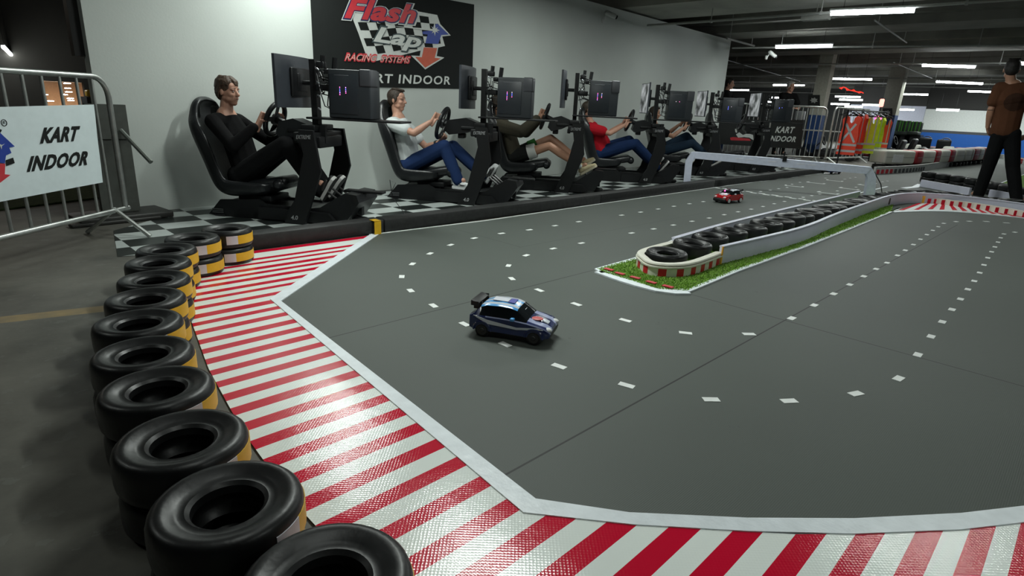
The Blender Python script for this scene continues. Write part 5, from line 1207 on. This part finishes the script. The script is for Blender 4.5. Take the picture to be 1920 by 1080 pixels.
# red car coming towards the camera
a, c = G(1368, 385), G(1381, 383.0); d = a - c; yaw = math.atan2(d.y, d.x) 
yaw = math.atan2(.16, -.97); pc = G(1362, 381.5, 0) + V(.10, .03, Z)
car2 = rc_car(pc, yaw, 'red toy car with white roof and white wheels driving towards the camera', [CR, CR, CG, CK, CWh, CWh], L=.355, W=.178, H=.150, wheelm=mat('rim_white', (.7, .7, .7), .35), lamp=True)
b = MB(); b.box((.02, 0, .155), (.05, .04, .004)); b.build('roof_badge', mat('badge_maroon', (.12, .02, .05), .4), car2)
b = MB(); b.rbox((.27 * .355, 0, .66 * .150), (.06, .10, .004), .001, Matrix.Rotation(.25, 3, 'Y')); b.build('bonnet_patch', CWh, car2)
b = MB(); b.rbox((.47 * .355, 0, .036), (.035, .165, .035), .01); b.build('front_bumper', CK, car2)
pc = G(1560, 326, 0) + V(0, .02, Z); rc_car(pc, 2.9, 'small dark blue toy car far away beyond the white gate', [CB, CL, CG, CK, CB, CL], wheelm=CK)

# ------------------------------------------------------------------ barricades
def barricade(pA, pB, h, label, name='crowd_barrier', z0=.14, bars=9, r=.019, feetA=True, banner=None, dirf=None):
    """upright steel barrier from pA to pB on the ground"""
    pA, pB = Vector(pA), Vector(pB); d = pB - pA; L = d.length; yaw = math.atan2(d.y, d.x)
    t = empty(name, pA, yaw, label, 'barrier'); rc = .12
    def arc(cx, cz, a0, a1): return [V(cx + rc * math.cos(a), 0, cz + rc * math.sin(a)) for a in [a0 + (a1 - a0) * i / 6 for i in range(7)]]
    pts = [V(0, 0, z0)] + arc(rc, h - rc, PI, PI / 2) + arc(L - rc, h - rc, PI / 2, 0) + [V(L, 0, z0)]
    b = MB(); b.tube(pts, r, 10); b.build('outer_tube', STEEL, t)
    b = MB(); b.tube([(0 - .03, 0, z0), (L + .03, 0, z0)], r * .95, 10); b.build('bottom_rail', STEEL, t)
    for i in range(bars):
        x = L * (i + 1) / (bars + 1); b = MB(); b.tube([(x, 0, z0), (x, 0, h)], r * .5, 8); b.build('upright_bar', STEEL, t)
    for x in (.10, L - .10):
        b = MB(); b.tube([(x, -.22, .01), (x, 0, z0 + .01), (x, .22, .01)], r * .85, 8); b.build('foot', STEEL, t)
    return t, (Matrix.Translation(pA) @ Matrix.Rotation(yaw, 4, 'Z'))
# near-left barrier with the white banner
eA = G(195, 400, .17); eB = G(0, 446, .17); d = (eB - eA); d.z = 0; dn_ = d.normalized()
zT = on_plane(100, 138, eA, V(-dn_.y, dn_.x, 0)).z
pr_ = on_plane(236, 395, eA, V(-dn_.y, dn_.x, 0)); 
pB_ = V(pr_.x, pr_.y, 0) ; pA_ = pB_ + dn_ * 1.75
bar, Mb = barricade(pA_, pB_, zT, 'galvanised steel barrier with white KART INDOOR banner at the left edge', z0=.17, bars=13, r=.0175)
nb = V(-dn_.y, dn_.x, 0); nb = -nb if nb.dot(V(0, -1, 0)) < 0 else nb
BP = lambda px, py, off=.02: on_plane(px, py, eA + nb * off, nb)
iM = Mb.inverted(); og = V(0, 0, 0)
bx = [BP(-60, 202), BP(176, 196), BP(193, 342), BP(-60, 390)]
b = MB(); nx_, nz_ = 16, 8; vs = []
for i in range(nx_ + 1):
    for j in range(nz_ + 1):
        u, v = i / nx_, j / nz_; p = bx[0].lerp(bx[1], u).lerp(bx[3].lerp(bx[2], u), v) + nb * (.0012 * math.sin(u * 9 + v * 4) + .0008 * math.sin(v * 11)); vs.append(iM @ p)
for p in list(vs): vs.append(p - (iM.to_3x3() @ nb) * .0015)
K_ = nz_ + 1; o2 = (nx_ + 1) * K_
b.add(vs, [(i * K_ + j, (i + 1) * K_ + j, (i + 1) * K_ + j + 1, i * K_ + j + 1) for i in range(nx_) for j in range(nz_)] + [(o2 + i * K_ + j, o2 + i * K_ + j + 1, o2 + (i + 1) * K_ + j + 1, o2 + (i + 1) * K_ + j) for i in range(nx_) for j in range(nz_)])
BANW = mat('banner_white', (.74, .84, .86), .5, noise=.03); ban = b.build('banner', BANW, bar)
def btext(s, BL, BR, TL, m, sh=.25, bold=.045, off=.0226, sp=1.1): return text('lettering', s, iM @ BP(*BL, off), iM @ BP(*BR, off), iM @ BP(*TL, off), m, ban, shear=sh, bold=bold, thick=.0008, spacing=sp)
q9 = lambda x, y: (x / 2.25, y / 2.25)
btext('KART', q9(170, 606), q9(333, 594), q9(176, 538), SBLK); btext('INDOOR', q9(113, 727), q9(367, 696), q9(120, 659), SBLK)
def bshape(pts, m, off, name='emblem'): b = MB(); P_ = [iM @ BP(*q9(*p), off) for p in pts]; b.prism(P_, iM.to_3x3() @ nb * .0008); b.build(name, m, ban, smooth=False)
bshape([(-40, 600), (0, 560), (62, 618), (38, 622), (48, 645), (25, 655), (20, 690), (-40, 680)], SBLU, .0226)
bshape([(-40, 690), (22, 690), (20, 735), (44, 738), (-5, 775), (-40, 740)], SRED, .0232); bshape([(25, 675), (55, 665), (62, 688), (28, 700)], SBLK, .0232)
bshape([(-10, 540), (8, 548), (2, 560), (-10, 556)], SBLK, .0232); bshape([(-6, 605), (8, 612), (20, 606), (8, 616), (6, 630), (0, 614)], SWH, .0240)
p0 = BP(*q9(17, 518), .0226); b = MB(); c_ = iM @ p0; e1 = iM.to_3x3() @ V(0, 0, 1); e2 = iM.to_3x3() @ dn_; b.tube([c_ + (e1 * math.cos(q) + e2 * math.sin(q)) * .016 for q in [2 * PI * k / 16 for k in range(16)]], .0018, 6, closed=True); b.build('ring', SBLK, ban)
text('lettering', 'R', iM @ BP(*q9(12, 524), .0226), iM @ BP(*q9(22, 523), .0226), iM @ BP(*q9(12, 511), .0226), SBLK, ban, thick=.0008)
# standing grey panel with plank base behind it
b = MB(); c = G(212, 428); c = V(.97 * .94 + .05, 4.92, 0); c = G(214, 413); GP = mat('panel_grey', (.055, .060, .052), .55, noise=.15)
pt = empty('panel_stand', c, .12, 'grey upright panel on a wide black foot at the left end of the white wall', 'panel')
hP = upright(214, 196, c).z
b.box((.055, 0, hP / 2 + .03), (.25, .045, hP - .06)); b.box((.045, -.03, hP - .12), (.25, .02, .24)); b.build('panel', GP, pt, smooth=False)
b = MB(); b.rbox((.06, .03, .028), (.62, .34, .05), .012); b.rbox((-.02, -.12, .014), (.58, .08, .026), .008); b.build('foot_plate', mat('foot_black', (.022, .022, .02), .5, noise=.3), pt)
b = MB(); q0 = upright(226, 244, c, -.03) - c; q1 = upright(283, 304, c, -.25) - c; R = Matrix.Rotation(-.12, 3, 'Z'); b.tube([R @ q0, R @ q1], .016, 8); b.build('brace', mat('brace_grey', (.2, .22, .2), .4, metal=.5), pt)
# black column piece hanging at the wall's left edge
pk = wl.copy(); b = MB(); b.box((0, 0, 2.08), (.13, .12, 1.84)); o = b.build('black_post', mat('post_black', (.008, .008, .008), .6), loc=V(pk.x - .005, pk.y + .14, 0)); tag(o, 'black hanging casing beside the left edge of the white wall', 'casing')
b = MB(); b.box((0, 0, .38), (.24, .5, .76)); b.rbox((0, 0, .82), (.16, .2, .12), .03, mi=1); p = on_plane(158, 190, (0, 13, 0), V(0, 1, 0)); o = b.build('cleaning_trolley', [mat('trolley_grey', (.05, .05, .05)), YEL], loc=V(p.x + .12, 13, 0)); tag(o, 'dark trolley with a yellow top in front of the warm lit room', 'trolley')
b = MB(); p = on_plane(80, 365, (0, 11, 0), V(0, 1, 0)); gx0, gx1 = on_plane(20, 380, (0, 7, 0), V(0, 1, 0)).x, on_plane(190, 350, (0, 7, 0), V(0, 1, 0)).x
g_a, g_b, g_c, g_d = G(-20, 398), G(192, 372), G(192, 338), G(-20, 352); b = MB(); b.prism([V(q.x, q.y, .004) for q in (g_a, g_b, g_c, g_d)], (0, 0, .01)); o = b.build('turf_mat', mat('dark_turf', (.030, .055, .008), .9, noise=.5, nscale=40, bump=.6, bscale=120), smooth=False); tag(o, 'dark green turf mat behind the banner at the left edge', 'artificial grass')

# far barriers
def far_bar(pa, pb, top, label, bars, r=.022, z0=.13):
    a, c = G(*pa), G(*pb); h = upright(top[0], top[1], c).z; return barricade(a, c, h, label, bars=bars, r=r, z0=z0)
B1, M1 = far_bar((1345, 296), (1432, 301), (1432, 196), 'steel barrier carrying the black logo banner, partly behind the simulators', 10)
B2, M2 = far_bar((1434, 301), (1532, 306), (1530, 201), 'steel barrier carrying the black KART INDOOR banner', 10)
B3, M3 = far_bar((1545, 307), (1611, 304.5), (1545, 203), 'bare steel barrier in front of the orange safety vests', 8)
BB = mat('banner_black', (.008, .010, .009), .5)
def far_banner(bar, M, tl, tr, br, bl_, texts, shapes=()):
    im = M.inverted(); pA = M @ V(0, 0, 0); dx = (M.to_3x3() @ V(1, 0, 0)); n_ = V(dx.y, -dx.x, 0); n_ = n_ if n_.dot(-pA) > 0 else -n_
    f = lambda q, off=.03: im @ on_plane(q[0], q[1], pA + n_ * off, n_)
    b = MB(); b.prism([f(q) for q in (tl, tr, br, bl_)], im.to_3x3() @ n_ * .003); o = b.build('banner', BB, bar, smooth=False)
    for s_t, BL, BR, TL, m in texts: text('lettering', s_t, f(BL, .036), f(BR, .036), f(TL, .036), m, o, shear=.25, bold=.03, thick=.001, spacing=1.1)
    for pts, m in shapes: b = MB(); b.prism([f(p, .036) for p in pts], im.to_3x3() @ n_ * .001); b.build('emblem', m, o, smooth=False)
far_banner(B2, M2, (1434, 225), (1506, 225), (1502, 279), (1434, 276), [('KART', (1453, 249), (1489, 250), (1455, 237), SWH), ('INDOOR', (1440, 264.5), (1491, 266.5), (1442, 254), SWH)])
far_banner(B1, M1, (1345, 222), (1431, 225), (1431, 275), (1345, 270), [], [([(1369, 258), (1375, 257), (1405, 260), (1408, 264), (1370, 263)], SRED), ([(1380, 252), (1386, 248), (1393, 253), (1402, 250), (1412, 253), (1413, 263), (1405, 258), (1395, 257), (1384, 258)], SWH), ([(1399, 232), (1408, 231), (1410, 227), (1414, 227), (1415, 231), (1424, 235), (1414, 238), (1413, 234)], SWH), ([(1378, 242), (1382, 241), (1382, 249), (1379, 248)], SWH), ([(1429, 232), (1431, 233), (1431, 241), (1429, 239)], SWH)])

# pillars with posters
def pillar(pxl, pxr, x, label_n, postr, lines):
    a, c = FX(pxl, 240, x), FX(pxr, 240, x); w = a.y - c.y; b = MB(); zb_ = FX(pxr, 216 if x < 25 else 236, x).z
    b.box((0, 0, zb_ / 2), (w * .9, w, zb_), mi=1); b.box((0, 0, zb_ + (3 - zb_) / 2), (w * .9, w, 3 - zb_)); o = b.build('trim_%d' % label_n, [mat('pillar_grey', (.34, .34, .29), .8, noise=.1), mat('pillar_blue', (.012, .045, .15), .6)], loc=V(x + w * .45, (a.y + c.y) / 2, 0), smooth=False); tag(o, kind='structure')
    (x0, y0, x1, y1) = postr; q = [FX(px, py, x - .02) for px, py in ((x0, y0), (x1, y0), (x1, y1), (x0, y1))]; b = MB(); og_ = q[3]; b.prism([p - og_ for p in q], (.015, 0, 0)); po = b.build('wall_poster', BB, loc=og_, smooth=False)
    tag(po, lines, 'poster')
    rnd = random.Random(label_n)
    cx_, cy_ = (x0 + x1) / 2, y0 + (y1 - y0) * .42; pts = []
    for k in range(14): a_ = 2 * PI * k / 14; rr = 1 if k % 2 else .62; pts.append(FX(cx_ + (x1 - x0) * .36 * rr * math.cos(a_), cy_ + (y1 - y0) * .24 * rr * math.sin(a_), x - .026) - og_)
    b = MB(); b.prism(pts, (.002, 0, 0)); b.build('emblem', mat('poster_grey', (.35, .36, .35)), po, smooth=False)
    b = MB(); b.prism([FX(px, py, x - .026) - og_ for px, py in ((x0 + 2, y1 - 4), (x1 - 2, y1 - 4), (x1 - 2, y1 - 2), (x0 + 2, y1 - 2))], (.002, 0, 0)); b.build('caption_bar', mat('poster_grey', (.35, .36, .35)), po, smooth=False)
pillar(1512, 1536, 17.4, 11, (1515, 178, 1537, 202), 'black logo poster on the wide grey pillar beside the grey-haired man')
pillar(1644, 1673, 22.0, 12, (1655, 203, 1673, 222), 'small black logo poster on the far grey pillar behind the vests')

# safety vests on hangers
def vest(px0, px1, py0, py1, x, m, label, yaw=0.0, cross=True):
    a, c, e = FX(px0, py0, x), FX(px1, py0, x), FX(px0, py1, x); w = a.y - c.y; h = a.z - e.z; ctr = V(x, (a.y + c.y) / 2, a.z)
    t = empty('safety_vest', ctr, yaw, label, 'vest', None)
    out = [(-.30, 0), (-.50, -.10), (-.42, -.30), (-.50, -.50), (-.50, -1.0), (.50, -1.0), (.50, -.50), (.42, -.30), (.50, -.10), (.30, 0), (.14, -.05), (.10, -.16), (0, -.20), (-.10, -.16), (-.14, -.05)]
    b = MB(); b.prism([V(-.035, y * w, z * h) for y, z in out], (.07, 0, 0)); b.build('vest_body', m, t, smooth=False)
    RF = mat('reflective_tape', (.55, .57, .58), .3)
    for z in (-.74, -.90): 
        b = MB(); b.box((0, 0, z * h), (.078, w * 1.01, h * .055)); b.build('reflective_band', RF, t, smooth=False)
    for sg in (-1, 1):
        b = MB()
        if cross: b.prism([V(-.039, sg * .42 * w, -.66 * h), V(-.039, sg * .42 * w - sg * .10 * w, -.69 * h), V(-.039, -sg * .32 * w, -.22 * h), V(-.039, -sg * .22 * w, -.19 * h)], (.001, 0, 0))
        else: b.prism([V(-.039, sg * .30 * w, -.02 * h), V(-.039, sg * .20 * w, -.02 * h), V(-.039, sg * .22 * w, -.70 * h), V(-.039, sg * .32 * w, -.70 * h)], (.001, 0, 0))
        b.build('reflective_strip', RF, t, smooth=False)
    b = MB(); b.tube([(0, -.32 * w, -.03 * h), (0, 0, .06 * h), (0, .32 * w, -.03 * h)], .012, 6); b.tube([(0, 0, .06 * h), (0, 0, .10 * h), (.0, .02, .13 * h), (0, .05, .11 * h)], .007, 6); b.build('hanger', BLK2, t)
    return t
VO = mat('hi_vis_orange', (1.0, .075, .03), .6, emit=None, noise=.06); VY = mat('hi_vis_yellow', (.68, .85, .02), .6, noise=.06)
vest(1583, 1617, 216, 290, 14.4, VO, 'orange safety vest with reflective cross, nearest on the rack', .15)
vest(1606, 1632, 214, 288, 14.75, VO, 'orange safety vest right behind the crossed one', -.45, False)
vest(1630, 1652, 218, 288, 15.0, VY, 'yellow safety vest left of the other yellow one on the rack', .3, False)
vest(1642, 1664, 219, 284, 15.3, VY, 'yellow safety vest right of the other yellow one on the rack', -.3, False)
vest(1656, 1675, 223, 285, 15.6, VO, 'orange safety vest farthest right on the rack', .2, False)
a, c = FX(1590, 206, 14.3), FX(1662, 214, 15.6); rk = empty('clothes_rack', V(a.x, a.y, 0), 0, 'black clothes rack holding the safety vests on black hangers', 'rack')
b = MB(); b.tube([V(0, 0, a.z), V(c.x - a.x, c.y - a.y, a.z)], .016); b.build('top_rail', BLK2, rk)
for q in (V(0, 0, 0), V(c.x - a.x, c.y - a.y, 0)):
    b = MB(); b.tube([q, q + V(0, 0, a.z)], .016); b.tube([q + V(-.2, 0, .02), q + V(.2, 0, .02)], .016); b.build('leg', BLK2, rk)
for k in range(7):
    q = V(a.x, a.y, a.z).lerp(V(c.x, c.y, a.z), (k + .5) / 7); t = MB(); t.tube([(0, -.2, -.11), (0, 0, -.03), (0, .2, -.11), (0, -.2, -.11)], .011, 6); t.tube([(0, 0, -.03), (0, 0, .02)], .006, 6); o = t.build('empty_hanger', BLK2, loc=q); o.rotation_euler = (0, 0, .5 * (-1) ** k); tag(o, 'black plastic hanger on the vest rack', 'hanger', 'black hangers on the vest rack')

# red string of lights and beacon
b = MB(); rnd = random.Random(2); pts = [FX(1574 + 45 * t_ / 12, 163 + 12 * t_ / 12 + rnd.uniform(-2, 2), 19.0) for t_ in range(13)]; o0 = pts[0]; b.tube([p - o0 for p in pts], [.012 + .018 * (k % 3 == 1) for k in range(13)], 6); o = empty('light_rope', o0); b.build('glowing_rope', led('red_rope', (1, .05, .03), 1.0), o)
for k in (1, 11): b = MB(); b.tube([pts[k] - o0, pts[k] - o0 + V(0, 0, 3.0 - pts[k].z)], .004, 5); b.build('hanging_wire', BLK, o)
tag(o, 'red glowing light rope under the ceiling above the vests', 'light rope')
p = FX(1653, 193, 18); bt = empty('signal_light', p, 0, 'red signal lamp on a thin pole beside the far pillar', 'signal light'); b = MB(); b.rbox((0, 0, 0), (.10, .10, .2), .03); b.build('lamp', led('red_lamp', (1, .25, .2), 3), bt); b = MB(); b.tube([(0, 0, -.1), (0, 0, -p.z)], .02); b.build('pole', BLK2, bt); q = FX(1652, 222, 18) - p; b = MB(); b.ell((0, 0, q.z), (.09, .09, .06)); b.build('lower_lamp', led('pink_lamp', (1, .1, .35), 2.5), bt)

# karts, racks and seats in the far hall
def bucket_chair(px, py0, py1, x, label):
    a, c = FX(px, py0, x), FX(px, py1, x); h = a.z - c.z; t = empty('bucket_chair', V(x, a.y, 0), 0, label, 'chair', 'dark green-black seats in the far corner'); w = .40
    b = MB(); b.rbox((0, 0, c.z + h / 2), (.16, w, h), .07); b.rbox((-.25, 0, c.z + .05), (.5, w, .14), .05); b.build('seat_shell', mat('seat_dark', (.012, .022, .016), .45), t)
    b = MB(); z_ = c.z + h * .55
    for k in (-1, 0, 1): b.prism([V(-.088, k * .12 - .02, z_ + .22), V(-.088, k * .12 + .025, z_ + .22), V(-.088, k * .12 + .02, z_ - .22 + .05 * (k == 0)), V(-.088, k * .12 - .012, z_ - .18)], (.004, 0, 0))
    b.build('green_stripe', mat('stripe_green', (.06, .30, .02), .5), t, smooth=False)
    b = MB(); b.box((.0, 0, c.z / 2), (.5, .5, max(c.z, .1))); b.build('base', BLK2, t)
bucket_chair(1684, 225, 252, 27, 'dark seat back with green stripes, left of three in the far corner'); bucket_chair(1702, 226.5, 253, 27, 'dark seat back with green stripes, middle of three in the far corner'); bucket_chair(1721, 228, 253, 27, 'dark seat back with green stripes, right of three in the far corner')
# air-conditioning grille on the lavender wall
a, c = FX(1681, 208, 37.9), FX(1707, 217, 37.9); b = MB(); b.box((0, 0, 0), (.1, abs(a.y - c.y), a.z - c.z)); 
for k in range(4): b.box((-.06, 0, (k - 1.5) * (a.z - c.z) / 5), (.03, abs(a.y - c.y) * .95, .02))
o = b.build('wall_vent', mat('vent_grey', (.12, .12, .13)), loc=(37.97, (a.y + c.y) / 2, (a.z + c.z) / 2), smooth=False); tag(o, 'grey wall vent above the dark seats in the far corner', 'vent')
# white and red barrier blocks on tires
def block(pa, pb, h, wdt, m, label, z0=.20, grp='plastic barrier blocks along the far track'):
    a, c = Vector(pa), Vector(pb); d = c - a; L = d.length; m_ = (a + c) / 2; b = MB(); b.rbox((0, 0, h / 2), (L * .97, wdt, h), .05, seg=3)
    t = empty('barrier_block', V(m_.x, m_.y, z0), math.atan2(d.y, d.x), label, 'barrier block', grp); b.build('block_body', m, t); 
    b = MB(); b.box((0, -wdt / 2 - .001, h * .5), (L * .9, .004, .012)); b.build('moulded_rib', mat('rib_grey', (.3, .3, .28)), t); return t
WB = mat('block_white', (.58, .58, .52), .5, noise=.1, nscale=3); RB = mat('block_red', (.30, .01, .02), .5, noise=.1)
bpts = [(1641, 305.5), (1699, 306.5), (1711, 306), (1734, 305), (1744, 304), (1762, 303), (1772, 302.5), (1790, 301.5), (1803, 300.3), (1808, 300), (1818, 299.3), (1827, 298.5), (1836, 297.8), (1842, 297)]
z0b = .13
for i, (p, q) in enumerate(zip(bpts, bpts[1:])):
    a, c = G(p[0], p[1], z0b), G(q[0], q[1], z0b); isr = i in (1, 3, 5, 9, 11)
    t = block(a, c, .29 + .01 * i * .3, .4, RB if isr else WB, ('red' if isr else 'white') + ' plastic barrier block, %s from the left in the row on tires' % ORD[i], z0b)
    if i == 0: 
        b = MB(); b.rbox((-.08, -.203, .12), (.32, .01, .17), .004); b.build('paper_label', mat('paper_white', (.75, .76, .78)), t)
    n_ = max(1, int((c - a).length / .3))
    for k in range(n_):
        pp = a.lerp(c, (k + .5) / n_)
        tt = copy_tree(it); tt.scale = (1.05, 1.05, 1.0); tt.location = (pp.x, pp.y + .02, .002); tag(tt, 'black tire under the white and red barrier blocks of the far row', 'tire', 'tires under the far barrier blocks')
for i, (x0, x1, y, cl) in enumerate([(1662, 1681, 283, WB), (1683, 1722, 286.5, WB), (1738, 1757, 288, WB), (1757, 1786, 288, WB), (1770, 1790, 274, WB), (1791, 1811, 276, RB), (1811, 1834, 277, WB), (1700, 1714, 269, WB), (1714, 1727, 271, WB), (1896, 1925, 296, RB)]):
    xx = 17.3 if i < 2 else (20 if i < 4 else 24); a, c = FX(x0, y, xx), FX(x1, y + 1, xx); zz = max(.0, min(a.z, c.z)) 
    t = block(V(a.x, a.y, 0), V(c.x, c.y, 0), .26, .35, cl, ('red' if cl is RB else 'white') + ' barrier block %s' % ['behind the row, just right of the vests', 'lying long behind the first block of the row', 'second row, above the third red block', 'second row, above the middle of the front row', 'below the blue wall, left of the dark red one', 'dark red under the blue wall', 'below the blue wall, right of the dark red one', 'low below the dark seats, left one', 'low below the dark seats, right one', 'at the right frame edge behind the man in brown'][i], 0.0)
    t.scale.z = max(.5, (zz + .0) / .26) if zz > .05 else 1
# parked karts: dark shapes between the blocks
def kart(p, yaw, label, m):
    t = empty('go_kart', p, yaw, label, 'go-kart')
    b = MB(); b.rbox((0, 0, .09), (1.4, .5, .08), .03); b.rbox((.75, 0, .16), (.3, .95, .2), .08); b.rbox((0, .5, .15), (.7, .18, .2), .07); b.rbox((0, -.5, .15), (.7, .18, .2), .07); b.build('bodywork', m, t)
    b = MB(); b.rbox((-.25, 0, .35), (.12, .4, .45), .05, Matrix.Rotation(-.25, 3, 'Y')); b.rbox((-.05, 0, .17), (.45, .4, .08), .03); b.build('seat', BLK2, t)
    b = MB(); pts = [(.25 + .05 * math.sin(q), .15 * math.cos(q), .48 + .13 * math.sin(q)) for q in [2 * PI * k / 16 for k in range(16)]]; b.tube(pts, .018, 6, closed=True); b.tube([(.25, 0, .48), (.5, 0, .2)], .015); b.build('steering_wheel', BLK2, t)
    for u in (-.55, .6):
        for sg in (-1, 1): b = MB(); b.lathe([(.05, -.08), (.12, -.08), (.135, -.05), (.135, .05), (.12, .08), (.05, .08)], (u, sg * .6, .135), (0, 1, 0), 18); b.build('wheel', RUB, t)
KB, KRd = mat('kart_black', (.015, .015, .017), .35), mat('kart_maroon', (.10, .012, .018), .35)
for (px, x, yw, m, lb) in [(1668, 19.6, 1.5, KRd, 'dark red go-kart parked left of the dark seats'), (1692, 22.5, 1.5, KB, 'black go-kart parked below the dark seats'), (1732, 26.2, .1, KRd, 'maroon go-kart parked at the left end of the blue wall'), (1768, 24.5, .1, KB, 'black go-kart parked in front of the blue wall')]:
    q = FX(px, 280, x); kart(V(q.x, q.y, 0), yw, lb, m)
# stacked kart and chair things behind the barriers
q = FX(1560, 280, 17.5)
kart(V(q.x, q.y, 0), 1.7, 'black go-kart with pale nose behind the barrier left of the vests', KB)
tb = empty('table', V(FX(1532, 270, 16.8).x, FX(1532, 270, 16.8).y, 0), 0, 'small table behind the barrier beside the grey pillar', 'table'); b = MB(); b.rbox((0, 0, .72), (.5, .9, .03), .008); b.build('tabletop', mat('table_grey', (.3, .3, .28)), tb)
for u in (-.2, .2):
    for v in (-.4, .4): b = MB(); b.tube([(u, v, 0), (u, v, .71)], .015); b.build('leg', BLK2, tb)
b = MB(); a = FX(1493, 208, 15.9); c = FX(1508, 225, 15.9); b.rbox((0, 0, 0), (.05, a.y - c.y, a.z - c.z), .01); b.tube([(0, 0, 0), (0, 0, -(a.z + c.z) / 2 + .01)], .02); b.box((0, 0, -(a.z + c.z) / 2 + .015), (.4, .3, .03)); o = b.build('display_board', mat('board_grey', (.25, .26, .27)), loc=((a.x), (a.y + c.y) / 2, (a.z + c.z) / 2)); tag(o, 'pale grey board behind the computer beside the grey-haired man', 'board')
